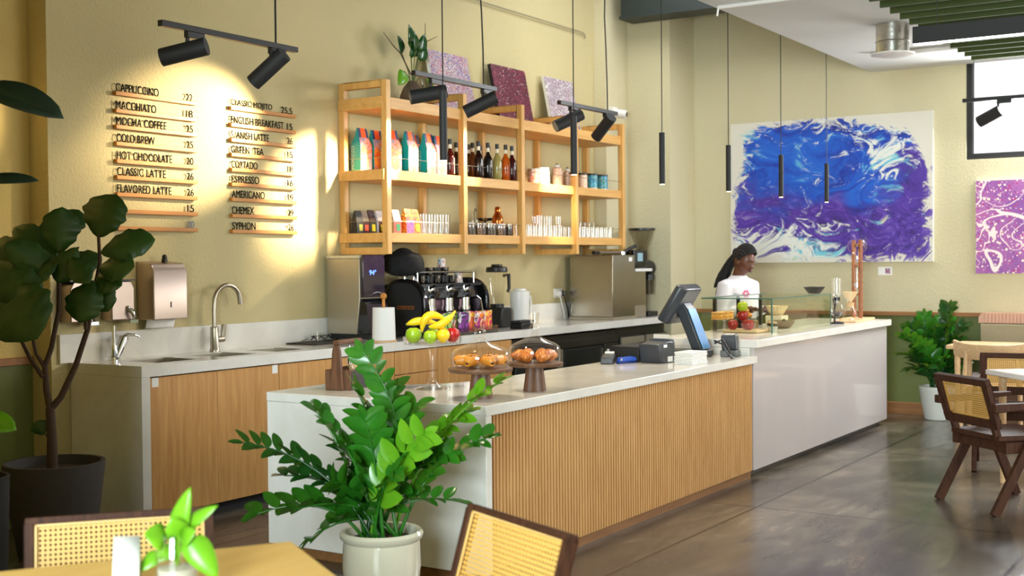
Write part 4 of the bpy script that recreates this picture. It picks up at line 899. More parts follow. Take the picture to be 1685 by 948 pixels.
def candy():
    t = thing('clear_tray', 'long clear plastic tray of snack packets on the worktop front', 'tray', (7.93, 5.492, ZC))
    m = MB(); w, d, h = .385, .045, .06
    m.box(-w, w, -d, d, 0, .004).box(-w, w, -d, -d+.004, .004, h).box(-w, w, d-.004, d, .004, h).box(-w, -w+.004, -d, d, .004, h).box(w-.004, w, -d, d, .004, h); put('tray', m, RIMG, t)
    cols = [('magenta_wrap', [(200, 40, 130), (150, 40, 130), (240, 130, 40), (230, 220, 210), (120, 40, 110)]), ('green_wrap', [(120, 190, 60), (180, 210, 110), (60, 110, 40), (236, 230, 200)]), ('orange_wrap', [(244, 140, 40), (230, 60, 110), (250, 190, 60), (236, 226, 220)]), ('violet_wrap', [(110, 50, 130), (150, 70, 160), (60, 40, 90), (220, 210, 210)]), ('mixed_wrap', [(226, 222, 214), (200, 60, 60), (120, 160, 70), (90, 60, 50), (240, 240, 230)])]
    for i in range(9):
        nm, cl = cols[i % 5]; mt = bpy.data.materials.get(nm) or patches(nm, cl, 16, rough=.25)
        x = 7.64+i*.073; lab = ['bright green', 'magenta', 'orange', 'violet', 'pale mixed'][[1, 0, 4, 3, 1, 2, 0, 4, 2][i]]
        mt2 = cols[[1, 0, 4, 3, 1, 2, 0, 4, 2][i]]; mt = bpy.data.materials.get(mt2[0]) or patches(mt2[0], mt2[1], 16, rough=.25)
        o = solo('snack_bag', MB().sheet([[((a-2)*.034, -.004*math.cos((a-2)*.8)-.0015*math.sin(b*2), .155*b/4) for a in range(5)] for b in range(5)]), mt, f'{lab} snack bag {["at the tray end behind the bananas", "second from the bananas", "third along the tray", "in the tray middle, shaded", "just past the tray middle", "beyond the silver stripe", "with folded top near the dome knob", "second from the far tray end", "at the far tray end"][i]}', 'snack bag', (x, 5.492+.024*((i*2) % 3-1), ZC+.022), R(rnd.uniform(-20, 20)), 'snack bags in the clear tray', solid=.008)
        o.rotation_euler = (R(rnd.uniform(-2, 2)), R(rnd.uniform(-10, 10)), R(rnd.uniform(-2.5, 2.5)))
    t = thing('tool_box', 'low black tray of tools on the worktop past the snack tray', 'box', (8.83, 5.55, ZC)); put('box', MB().box(-.09, .09, -.06, .06, 0, .05), BLACK, t, bevel=.006); put('lid', MB().box(-.1, .12, -.05, .05, .051, .07), BLACKM, t, bevel=.004)
candy()
# ---------------------------------------------------------------- on the service bar
ZB = .8384
def caddy():
    t = thing('condiment_caddy', 'walnut condiment caddy with arched handle and dark chalk panel on the bar', 'caddy', (4.97, 4.17, ZB+.0006), R(12))
    L, Wd, H = .225, .15, .105; w = .012
    m = MB().box(0, L, 0, w, 0, H).box(0, L, Wd-w, Wd, 0, H).box(0, w, w, Wd-w, 0, H).box(L-w, L, w, Wd-w, 0, H).box(w, L-w, w, Wd-w, 0, w); put('box', m, WALNUT, t, bevel=.003)
    put('chalk_panel', MB().box(.006, L-.006, -.003, -.0002, .006, H-.006), plain('chalkboard', (58, 54, 56), .8), t)
    h = MB()
    for x0, x1 in ((-.016, -.0005), (L+.0005, L+.016)): h.prism([(.035, 0), (.115, 0), (.1, .2), (.092, .235), (.058, .235), (.05, .2)], x0, x1, lambda u, v, ww: (ww, u, v))
    h.box(-.016, L+.016, .055, .095, .235, .258); put('handle', h, WALNUT, t, bevel=.005)
    z = ZB+.0135; a = R(12)
    def loc(u, v): return (4.97+u*math.cos(a)-v*math.sin(a), 4.17+u*math.sin(a)+v*math.cos(a), z)
    o = thing('oil_bottle', 'glass oil bottle with steel pourer in the walnut caddy', 'bottle', loc(.07, .04)); put('body', MB().lathe([(.024, 0), (.026, .01), (.026, .085), (.012, .11), (.012, .13)], n=18), RIMG, o); put('pourer', MB().cyl((0, 0, .12), (0, 0, .155), .014).cyl((0, 0, .15), (0, 0, .215), .0045), CHROME, o)
    for i, (u, v) in enumerate(((.12, .05), (.175, .06))):
        o = thing('pepper_mill', f'turned wooden mill {"beside the oil bottle" if i == 0 else "at the far end"} in the walnut caddy', 'mill', loc(u, v)); put('body', MB().lathe([(.02, 0), (.024, .02), (.017, .05), (.023, .09)], n=20), LIGHTW, o); put('head', MB().lathe([(.021, .0905), (.026, .11), (.022, .135), (.008, .142)], n=20), LIGHTW, o); put('knob', MB().ball((0, 0, .148), .007), BLACK, o)
caddy()
def fruit_stand():
    cx, cy = 5.245, 3.848
    t = thing('glass_fruit_stand', 'tall clear glass pedestal dish of fruit on the bar', 'cake stand', (cx, cy, ZB))
    put('foot', MB().lathe([(.1, 0), (.1, .004), (.045, .018), (.02, .04)], n=36), GLASSD, t); put('stem', MB().lathe([(.02, .04), (.012, .07), (.013, .14), (.022, .2), (.03, .226)], n=24), GLASSD, t)
    put('dish', MB().lathe([(.03, .226), (.1, .232), (.15, .236), (.154, .275), (.151, .275), (.146, .242), (0, .24)], n=48), GLASSD, t)
    z = ZB+.2425; r = Vector((.539, -.843, 0)); f = Vector((.843, .538, 0))
    def at(a, b, c): v = Vector((cx, cy, z))+r*a+f*b; v.z += c; return v
    ga, gb, lem, red = plain('green_apple', (150, 186, 36), .3, var=.12, vscale=40), plain('lime_skin', (164, 200, 40), .3, var=.1, vscale=40), plain('lemon_skin', (244, 200, 20), .4, var=.06, vscale=90, bump=.1), plain('red_apple', (170, 26, 26), .25, var=.25, vscale=30)
    def apple(a, b, rad, mat, lab, nm='apple', cat='apple'):
        o = thing(nm, lab, cat, at(a, b, 0)); k = rad
        put('flesh', MB().lathe([(0, .1*k), (.4*k, .02*k), (.8*k, .35*k), (1.0*k, 1.0*k), (.85*k, 1.55*k), (.45*k, 1.8*k), (.15*k, 1.72*k), (0, 1.6*k)], n=22), mat, o); put('stalk', MB().tube([(0, 0, 1.62*k), (.06*k, 0, 2.0*k)], .06*k, 6), BARK, o)
    apple(-.095, -.02, .043, ga, 'large green apple at the dish rim under the bananas'); apple(-.005, -.075, .036, gb, 'green apple in the middle front of the glass dish'); apple(.105, .03, .04, red, 'red apple behind the lemon in the glass dish'); apple(.0, .06, .038, ga, 'green apple hidden at the back of the dish')
    o = thing('lemon', 'yellow lemon between green and red apples in the dish', 'lemon', at(.06, -.06, 0)); put('peel', MB().lathe([(0, 0), (.014, .004), (.032, .025), (.037, .042), (.03, .062), (.012, .076), (0, .08)], n=20), lem, o); put('tip', MB().ball((0, 0, .08), (.008, .008, .006), 8, 6), lem, o)
    ban = plain('banana_skin', (242, 200, 24), .42, var=.08, vscale=20)
    def banana(p0, p1, p2, rad, lab):
        P = [((1-s)**2*Vector(p0)+2*s*(1-s)*Vector(p1)+s*s*Vector(p2)) for s in [i/10 for i in range(11)]]
        b = thing('banana', lab, 'banana', P[0]); off = P[0]; rr = [rad*k for k in (.3, .62, .88, 1, 1.03, 1.03, 1, .92, .72, .4, .28)]
        put('peel', MB().tube([p-off for p in P], rr, 7), ban, b, ang=70); put('tip', MB().ball(P[-1]-off, rad*.3, 8, 6), BARK, b); put('stalk', MB().ball(P[0]-off, rad*.32, 8, 6), plain('green_stalk', (150, 150, 40), .5) if not bpy.data.materials.get('green_stalk') else bpy.data.materials['green_stalk'], b)
    banana(at(-.13, .0, .095), at(-.06, .01, .125), at(.02, .03, .1), .021, 'banana lying lowest at the dish rim, end toward the caddy')
    banana(at(-.05, -.05, .06), at(-.04, -.06, .2), at(.085, -.03, .11), .021, 'banana arched highest over the green apples')
    banana(at(-.01, -.065, .085), at(.07, -.08, .085), at(.125, -.05, .165), .02, 'banana with upturned stalk, nearest the snack packets')
fruit_stand()
def cake_stands():
    domp = lambda r, k: [(r*.97, 0), (r*.985, .02), (r, .05), (r*.995, .066), (r*.95, .08), (r*.85, .091), (r*.65, .104), (r*.42, .117), (r*.24, .129), (.022, .14), (.018, .147)]
    def stand(x, y, r, zt, lab, dl, tall):
        t = thing('wooden_cake_stand', lab, 'cake stand', (x, y, ZB)); zt -= ZB
        n = 40; foot = MB(); vs = []; pr = [(.058, 0), (.056, .01), (.043, zt-.03), (.043, zt-.022)]
        ring = lambda rad, z: [(rad*(1+.035*(j % 2))*math.cos(PI*j/n), rad*(1+.035*(j % 2))*math.sin(PI*j/n), z) for j in range(2*n)]
        rows = [ring(a, b) for a, b in pr]; k = 2*n
        foot.add([p for q in rows for p in q], [(i*k+j, i*k+(j+1) % k, (i+1)*k+(j+1) % k, (i+1)*k+j) for i in range(3) for j in range(k)]+[tuple(range(k))[::-1], tuple(3*k+j for j in range(k))])
        put('foot', foot, WALNUT, t, ang=20); put('plate', MB().lathe([(.05, zt-.022), (r-.006, zt-.02), (r, zt-.012), (r, zt-.002), (r-.004, zt)], n=44), wood('plate_'+dl, (86, 58, 40), (126, 88, 60), 0, 3, .45), t)
        d = thing('glass_dome', f'clear glass dome with {dl}', 'dome', (x, y, ZB+zt+.0005)); rr = r-.012
        put('bell', MB().open_lathe(domp(rr, 1), n=44), GLASSD, d)
        if tall: kb = MB().lathe([(.018, .147), (.015, .152), (.024, .16), (.027, .172), (.022, .184), (.015, .19), (.021, .196), (.026, .25), (.022, .251), (.017, .2), (0, .198)], n=24)
        else: kb = MB().lathe([(.018, .147), (.015, .152), (.026, .16), (.03, .172), (.026, .184), (.012, .19), (0, .191)], n=24)
        put('knob', kb, GLASSD, d); return zt+ZB
    z1 = stand(5.004, 3.383, .157, .985, 'walnut cake stand with filled rolls, next to the fruit dish', 'a round knob over chocolate filled rolls', False)
    z2 = stand(5.417, 3.328, .146, .985, 'walnut cake stand with croissants, farther along the bar', 'a tall cup-like knob over croissants', True)
    bun = plain('baked_roll', (222, 142, 44), .4, var=.2, vscale=30); cro = patches('croissant_crust', [(214, 128, 52), (192, 100, 36), (228, 150, 70), (204, 116, 44)], 18, rough=.45); choc = plain('dark_chocolate', (48, 22, 10), .4)
    r = Vector((.539, -.843, 0)); f = Vector((.843, .538, 0)); k = 0
    for i, ph in enumerate((180, 240, 300, 0, 120, 60)):
        a, b = .079*math.cos(R(ph)), .079*math.sin(R(ph)); ang = ph-57.4
        p = Vector((5.004, 3.383, z1+.0006))+r*a+f*b; o = thing('filled_roll', f'golden roll with chocolate ends, {["closest to the fruit stem", "second from the fruit stem", "third along under the dome", "last along the front, beside the croissant dome", "behind the front rolls near the fruit stem", "behind the front rolls toward the croissants"][i]}', 'pastry', p, R(ang), 'filled rolls under the glass dome')
        Lh = .045; put('dough', MB().tube([(-Lh, 0, .03), (-Lh*.92, 0, .034), (-Lh*.5, 0, .037), (0, 0, .038), (Lh*.5, 0, .037), (Lh*.92, 0, .034), (Lh, 0, .03)], [.014, .021, .025, .027, .025, .021, .014], 14, flat=1), bun, o)
        for s in (-1, 1): put('filling', MB().ball((s*Lh*.96, 0, .03), (.006, .009, .008), 10, 6), choc, o)
        for s in (-.3, .25): put('chocolate_stripe', MB().box(s*Lh-.0025, s*Lh+.0025, -.01, .01, (.0595), .0645), choc, o)
    for i, ph in enumerate((185, 245, 305, 5, 125, 65)):
        a, b = .073*math.cos(R(ph)), .073*math.sin(R(ph)); ang = ph-57.4
        p = Vector((5.417, 3.328, z2+.0006))+r*a+f*b; m = MB(); P = []; rr = []
        for q in range(13):
            s = q/12*2-1; P.append((s*.046, .02*s*s-.008, .0335)); rr.append((.026*(1-abs(s)**1.7)+.006)*(1+.07*(q % 2)))
        o = solo('croissant', m.tube(P, rr, 12), cro, f'baked croissant {["nearest the filled rolls dome", "second from the filled rolls", "third along the front", "at the end toward the fridge", "behind, nearer the filled rolls", "behind, toward the fridge"][i]}', 'pastry', p, R(ang), 'croissants under the glass dome', ang=60)
cake_stands()
def till():
    t = thing('pos_terminal', 'dark touchscreen till on a curved stand with a painted blue sheen', 'till', (7.8, 3.6, ZB), R(92))
    # local +x: the way the screen faces
    put('base', MB().prism([(-.17, -.13), (.17, -.12), (.19, 0), (.17, .12), (-.17, .13)], 0, .05), CHARC, t, bevel=.01)
    put('neck', MB().prism([(-.17, .05), (-.09, .05), (.03, .34), (-.02, .38), (-.06, .33)], -.07, .07, lambda u, v, w: (u, w, v)), CHARC, t, bevel=.012)
    put('neck_cover', MB().prism([(-.176, .06), (-.171, .06), (-.061, .33), (-.066, .33)], -.066, .066, lambda u, v, w: (u, w, v)), plain('blue_reflection_gloss', (96, 150, 196), .18, .2), t, bevel=.002)  # blue reflection on the neck put into the colour of this sheet
    M = Matrix.Translation((.03, 0, .37)) @ Matrix.Rotation(R(-32), 4, 'Y')
    s = put('monitor', MB().prism([(-.055, -.13), (-.02, -.165), (.022, -.165), (.022, .165), (-.02, .165), (-.055, .13)], -.14, .14, lambda u, v, w: (u, v, w)).xf(M), CHARC, t, bevel=.012)
    put('screen', MB().box(.0225, .0245, -.15, .15, -.12, .12).xf(M), GLBLACK, s)
    m = MB(); r = random.Random(2)
    for i in range(4): m.tube([(.0, -.05+.03*i, .3), (.06, -.06+.03*i, .24+.02*r.random()), (.1, -.04+.02*i, .28)], .006, 6)
    put('cables', m, BLACK, t)
    t = thing('receipt_printer', 'dark grey receipt printer with a paper label, beside the napkins', 'printer', (7.29, 3.55, ZB), R(-5))
    put('body', MB().prism([(-.075, 0), (.09, 0), (.1, .1), (.075, .135), (.02, .14), (-.1, .12)], -.08, .08, lambda u, v, w: (u, w, v)), CHARC, t, bevel=.008); put('cover', MB().prism([(.03, .141), (.078, .1365), (.1, .11), (.105, .115), (.085, .15), (.03, .152)], -.075, .075, lambda u, v, w: (u, w, v)), plain('slate_plastic', (86, 92, 100), .3), t, bevel=.004)
    put('sticker', MB().box(.0, .06, -.0825, -.0803, .006, .04), PAPER, t); put('tape', MB().box(-.05, -.01, -.0825, -.0803, .1, .118), PAPER, t)
    t = thing('cash_drawer', 'low black cash drawer behind the receipt printer', 'drawer', (7.42, 3.73, ZB)); put('case', MB().box(-.19, .17, -.08, .13, 0, .1), BLACKM, t, bevel=.006); put('front', MB().box(-.18, .16, .1305, .14, .01, .09), BLACK, t)
    t = thing('napkin_stack', 'stack of folded white napkins on the bar before the till', 'napkins', (7.29, 3.31, ZB), R(-4)); m = MB(); r = random.Random(6)
    for i in range(9): dx, dy = r.uniform(-.005, .005), r.uniform(-.004, .004); m.box(-.1+dx, .1+dx, -.065+dy, .065+dy, i*.009, i*.009+.0075)
    put('stack', m, PAPER, t, bevel=.003)
    t = thing('stapler', 'blue stapler lying on the bar near the receipt printer', 'stapler', (7.13, 3.69, ZB), R(-22)); put('base', MB().box(-.075, .075, -.018, .018, 0, .012), plain('dark_blue_plastic', (24, 50, 120), .3), t, bevel=.004); put('arm', MB().prism([(-.07, .014), (.075, .014), (.075, .036), (.04, .044), (-.06, .04)], -.017, .017, lambda u, v, w: (u, w, v)), plain('blue_plastic', (44, 84, 186), .3), t, bevel=.004); put('hinge', MB().cyl((-.055, -.019, .027), (-.055, .019, .027), .008, n=14), CHROME, t)
    t = thing('card_reader', 'black and white card reader lying behind the blue stapler', 'card reader', (7.1, 3.8, ZB), R(20)); put('body', MB().prism([(-.1, 0), (.1, 0), (.1, .03), (.02, .06), (-.1, .04)], -.04, .04, lambda u, v, w: (u, w, v)), CHARC, t, bevel=.006); put('paper_roll', MB().cyl((.04, -.03, .06), (.04, .03, .06), .012), PAPER, t)
    t = thing('card_terminal', 'grey standing payment terminal at the end of the bar by the raised counter', 'payment terminal', (7.965, 3.325, ZB), R(10)); put('foot', MB().prism([(-.07, 0), (.075, 0), (.075, .03), (.05, .045), (-.07, .045)], -.055, .055, lambda u, v, w: (u, w, v)), plain('grey_plastic', (84, 88, 88), .4), t, bevel=.006); put('body', MB().prism([(-.045, .045), (.03, .045), (.05, .12), (.03, .15), (-.06, .15), (-.07, .12)], -.05, .05, lambda u, v, w: (u, w, v)), CHARC, t, bevel=.008); put('paper', MB().box(-.045, .01, -.03, .03, .1505, .153), PAPER, t)
    t = thing('scanner_cable', 'curled blue-black cable hanging before the payment terminal', 'cable', (7.73, 3.22, ZB)); put('cable', MB().tube([(.0, .12, .12), (-.01, .06, .1), (0, .02, .03), (.02, .0, .008), (.09, .02, .007), (.12, .05, .007)], .007, 8).tube([(0, .12, .1), (.02, .07, .13), (.05, .04, .06), (.03, .01, .009)], .006, 8), BLACK, t)
    t = thing('paper_pad', 'pale folded paper card standing behind the till base', 'card', (8.0, 3.83, ZB)); put('card', MB().bar((-.08, 0, 0), (-.06, 0, .14), .12, .003, (1, 0, 0)), MILKY, t)
till()
# ---------------------------------------------------------------- display case and what is in it
ZD = .9484
EDGE = plain('glass_edge', (70, 104, 92), .15)
def case():
    t = thing('glass_display_case', 'low clear glass food display case on the raised counter', 'display case', (8.74, 3.32, ZD)); x0, x1, y0, y1, z1 = 8.74, 10.08, 3.32, 3.88, 1.203; w = .006
    put('front_pane', MB().box(x0, x1, y0, y0+w, ZD+.001, z1), CASEG, t, True); put('side_pane', MB().box(x0, x0+w, y0+w, y1, ZD+.001, z1), CASEG, t, True); put('side_pane', MB().box(x1-w, x1, y0+w, y1, ZD+.001, z1), CASEG, t, True); put('top_pane', MB().box(x0-.002, x1, y0-.002, y1, z1+.0005, z1+.008), CASEG, t, True)
    e = MB().box(x0-.003, x0+.007, y0-.003, y0+.007, ZD+.001, z1).box(x0-.004, x1, y0-.004, y0-.0025, z1, z1+.009).box(x0-.004, x0-.0025, y0, y1, z1, z1+.009).box(x1-.006, x1+.001, y0-.002, y0+.003, ZD+.001, z1).box(x0, x1, y1-.004, y1+.002, z1, z1+.009)
    put('edge_trim', e, EDGE, t, True)
    m = MB()
    for x in (8.95, 9.42, 9.9): m.box(x-.012, x+.012, y1-.03, y1-.006, ZD+.001, z1)
    put('post', m, BLACK, t, True)
case()
WOODB = wood('pale_board', (206, 166, 120), (232, 200, 158), 0, 2, .5)
def case_food():
    t = thing('serving_board', 'pale round-edged board under the apples in the display case', 'board', (8.9, 3.62, ZD+.0015)); put('board', MB().box(-.13, .16, -.17, .11, 0, .018), WOODB, t, bevel=.006)
    red = plain('case_red_apple', (160, 30, 34), .22, var=.3, vscale=30); grn = plain('case_green_apple', (176, 190, 30), .3)
    for i, (dx, dy, z, m, lab) in enumerate(((-.05, .06, 0, red, 'red apple at the base of the pile, toward the sandwiches'), (-.02, -.055, 0, red, 'red apple in the front middle of the pile'), (.07, .0, 0, red, 'red apple at the base of the pile, toward the cups'), (.0, .0, .068, red, 'red apple sitting on the three base apples'), (.005, .005, .135, grn, 'yellow green apple on top of the apple pile'))):
        o = thing('apple', lab, 'apple', (8.87+dx, 3.6+dy, ZD+.0205+z)); k = .042
        put('flesh', MB().lathe([(0, .1*k), (.4*k, .02*k), (.8*k, .35*k), (1.0*k, 1.0*k), (.85*k, 1.5*k), (.45*k, 1.75*k), (.15*k, 1.68*k), (0, 1.6*k)], n=20), m, o); put('stalk', MB().tube([(0, 0, 1.6*k), (.08*k, 0, 1.9*k)], .06*k, 6), BARK, o)
    t = thing('glass_riser', 'clear acrylic riser carrying the sandwiches in the case', 'riser', (8.94, 3.79, ZD+.001)); put('riser', MB().box(-.13, .13, -.05, .05, 0, .09), GLASS, t, bevel=.002)
    bread = plain('toasted_bread', (226, 168, 92), .7, var=.15, vscale=60); fill = patches('sandwich_filling', [(240, 170, 40), (236, 150, 30), (250, 200, 90), (200, 110, 40)], 30)
    for i in range(3):
        o = thing('sandwich', f'toasted cheese sandwich {["nearest the till", "in the middle", "nearest the apples"][i]} in the display case', 'sandwich', (8.85+i*.085, 3.79, ZD+.0915), R(4*i)); put('bread', MB().box(-.038, .038, -.045, .045, 0, .014).box(-.038, .038, -.045, .045, .044, .06), bread, o, bevel=.006); put('filling', MB().box(-.037, .037, -.044, .044, .0145, .0435), fill, o, bevel=.004)
    for i, (x, y) in enumerate(((9.03, 3.42), (9.1, 3.46))):
        o = thing('dessert_cup', f'small clear cup with dark layer and crumb top, {["nearer the case corner", "behind its twin"][i]}', 'cup', (x, y, ZD+.0015)); put('cup', MB().open_lathe([(0, .001), (.032, 0), (.036, .07)], n=22), RIMG, o); put('cream', MB().lathe([(.0305, .002), (.0325, .04)], n=20), MILKY, o); put('dark_layer', MB().lathe([(.0328, .0405), (.0342, .06)], n=20), GLBLACK, o); put('crumble', MB().ball((0, 0, .063), (.033, .033, .014), 14, 6), patches('crumble', [(220, 190, 160), (190, 150, 110), (236, 214, 190)], 90), o)
    t = thing('fruit_jar', 'short jar of mixed dried fruit beside the apples', 'jar', (9.06, 3.6, ZD+.0015)); put('glass', MB().open_lathe([(0, .001), (.045, 0), (.048, .09)], n=22), RIMG, t); put('filling', MB().lathe([(.043, .003), (.045, .075), (.02, .085), (0, .085)], n=20), patches('dried_fruit', [(90, 60, 30), (150, 90, 40), (200, 180, 120), (60, 50, 30)], 60), t)
    t = thing('salad_bowl', 'wide taupe bowl of greens in the display case', 'bowl', (9.55, 3.55, ZD+.0015)); put('bowl', MB().lathe([(.06, 0), (.085, .015), (.11, .058), (.106, .058), (.08, .02), (0, .014)], n=32), plain('taupe_clay', (140, 116, 92), .6), t); m = MB(); r = random.Random(5)
    for i in range(26): a = r.uniform(0, 6.28); q = r.uniform(0, .085); leaf(m, (q*math.cos(a), q*math.sin(a), .04), (math.cos(a*3), math.sin(a*2), .4), (0, 0, 1), .05, .03)
    put('greens', m, plain('salad_green', (120, 118, 60), .5, var=.4, vscale=20), t)
    t = thing('white_tub', 'white square tub with a pleated paper filter behind the bowl', 'tub', (9.85, 3.7, ZD+.0015)); put('tub', MB().prism([(-.07, 0), (.07, 0), (.085, .085), (-.085, .085)], -.07, .07, lambda u, v, w: (u, w, v)), plain('cream_tub', (236, 226, 196), .4), t, bevel=.006)
    n = 36; m = MB(); m.add([(rr*(1+.1*(j % 2))*math.cos(2*PI*j/n), rr*(1+.1*(j % 2))*math.sin(2*PI*j/n), z) for rr, z in ((.045, 0), (.062, .03), (.085, .075)) for j in range(n)], [(i*n+j, i*n+(j+1) % n, (i+1)*n+(j+1) % n, (i+1)*n+j) for i in range(2) for j in range(n)]+[tuple(range(n))])
    solo('paper_filter', m, plain('filter_paper', (232, 206, 160), .8), 'pleated pale brown paper filter standing in the white tub', 'paper filter', (9.85, 3.7, ZD+.09), ang=10)
    t = thing('pastry_tray', 'small dark tray of glazed pastries at the back of the case', 'tray', (9.3, 3.76, ZD+.0015)); put('tray', MB().box(-.11, .11, -.07, .07, .07, .08).box(-.1, -.08, -.05, .05, 0, .07).box(.08, .1, -.05, .05, 0, .07), BLACKM, t)
    for i in range(4): solo('glazed_bun', MB().ball((0, 0, .022), (.036, .036, .024), 16, 8), bpy.data.materials['baked_roll'], f'orange glazed bun {["nearest the apples", "second from the apples", "third from the apples", "piled on top"][i]} on the dark tray', 'pastry', (9.23+.07*i if i < 3 else 9.3, 3.76, ZD+.083+(.04 if i == 3 else 0)), 0, 'buns on the dark tray')
    t = thing('leafy_jar', 'dark jar of herbs behind the apples in the case', 'jar', (9.125, 3.8, ZD+.0015)); put('jar', MB().lathe([(.04, 0), (.045, .07), (.04, .085)], n=20), plain('olive_jar', (92, 84, 44), .4, var=.4, vscale=40), t); put('lid', MB().cyl((0, 0, .0855), (0, 0, .1), .042), BLACK, t)
case_food()
def brew_gear():
    solo('dark_bowl', MB().lathe([(.04, 0), (.05, .005), (.088, .055), (.084, .057), (.05, .014), (0, .012)], n=30), plain('dark_clay', (40, 32, 32), .4), 'small black bowl on the glass display case', 'bowl', (9.96, 3.42, 1.2125))
    t = thing('siphon_brewer', 'glass siphon coffee brewer at the end of the display case', 'coffee brewer', (10.36, 3.36, ZD)); put('base', MB().lathe([(.06, 0), (.062, .012), (.02, .02)], n=26), GLBLACK, t); put('lower_globe', MB().lathe([(.01, .05), (.045, .075), (.062, .12), (.045, .165), (.02, .18), (.02, .2)], n=26), GLASS, t); put('coffee', MB().lathe([(0, .055), (.03, .065), (.05, .1), (.0, .101)], n=22), plain('dark_coffee', (30, 18, 12), .15), t); put('collar', MB().cyl((0, 0, .195), (0, 0, .225), .026), GLBLACK, t); put('upper_tube', MB().open_lathe([(.02, .225), (.045, .25), (.045, .385)], n=26), GLASS, t); put('stand', MB().tube([(.06, .04, .01), (.085, .05, .12), (.07, .03, .2), (.02, 0, .21)], .008, 8).tube([(.075, .045, .16), (.12, .06, .2), (.13, .06, .17)], [.01, .018, .012], 8), BLACK, t)
    t = thing('glass_pour_over_flask', 'hourglass coffee flask with ribbed neck beside the siphon', 'flask', (10.66, 3.34, ZD)); put('board', MB().box(-.12, .14, -.09, .1, 0, .016), WOODB, t, bevel=.004); put('flask', MB().open_lathe([(.065, .017), (.075, .025), (.05, .1), (.022, .15), (.026, .17), (.07, .255), (.073, .258)], n=28), GLASSD, t); put('paper_cone', MB().open_lathe([(.01, .17), (.045, .225), (.068, .262)], n=24), bpy.data.materials['filter_paper'], t); put('collar', MB().lathe([(.032, .125), (.03, .15), (.034, .17)], n=20), LIGHTW, t)
    t = thing('cold_drip_tower', 'tall wooden cold drip coffee tower with glass tubes on the counter end', 'coffee tower', (11.02, 3.4, ZD)); BR = wood('red_brown_rod', (120, 68, 34), (164, 100, 58), 2, 3, .4)
    put('base', MB().box(-.15, .2, -.11, .11, 0, .02), WOODB, t, bevel=.004)
    for x, y in ((-.03, -.05), (.1, .05)): put('post', MB().lathe([(.017, .02)]+[(.017+.004*(i % 2), .03+i*.028) for i in range(24)]+[(.014, .715)], (x, y, 0), n=14), BR, t)
    for z in (.235, .485, .67): put('crossbar', MB().cyl((-.17, -.06, z), (.24, .06, z-.005), .011, n=12).cyl((-.17, -.06, z), (-.17, -.06, z+.012), .014, n=12), BR, t)
    put('water_globe', MB().lathe([(.02, .57), (.075, .62), (.09, .67), (.075, .71), (.03, .725)], (.035, 0, 0), n=26), GLASS, t); put('drip_tube', MB().open_lathe([(.028, .27), (.03, .5), (.02, .56)], (.035, 0, 0), n=20), GLASS, t); put('valve', MB().cyl((.035, 0, .3), (.035, 0, .33), .032), CHROME, t); put('valve', MB().cyl((.035, 0, .545), (.035, 0, .57), .022), CHROME, t)
brew_gear()
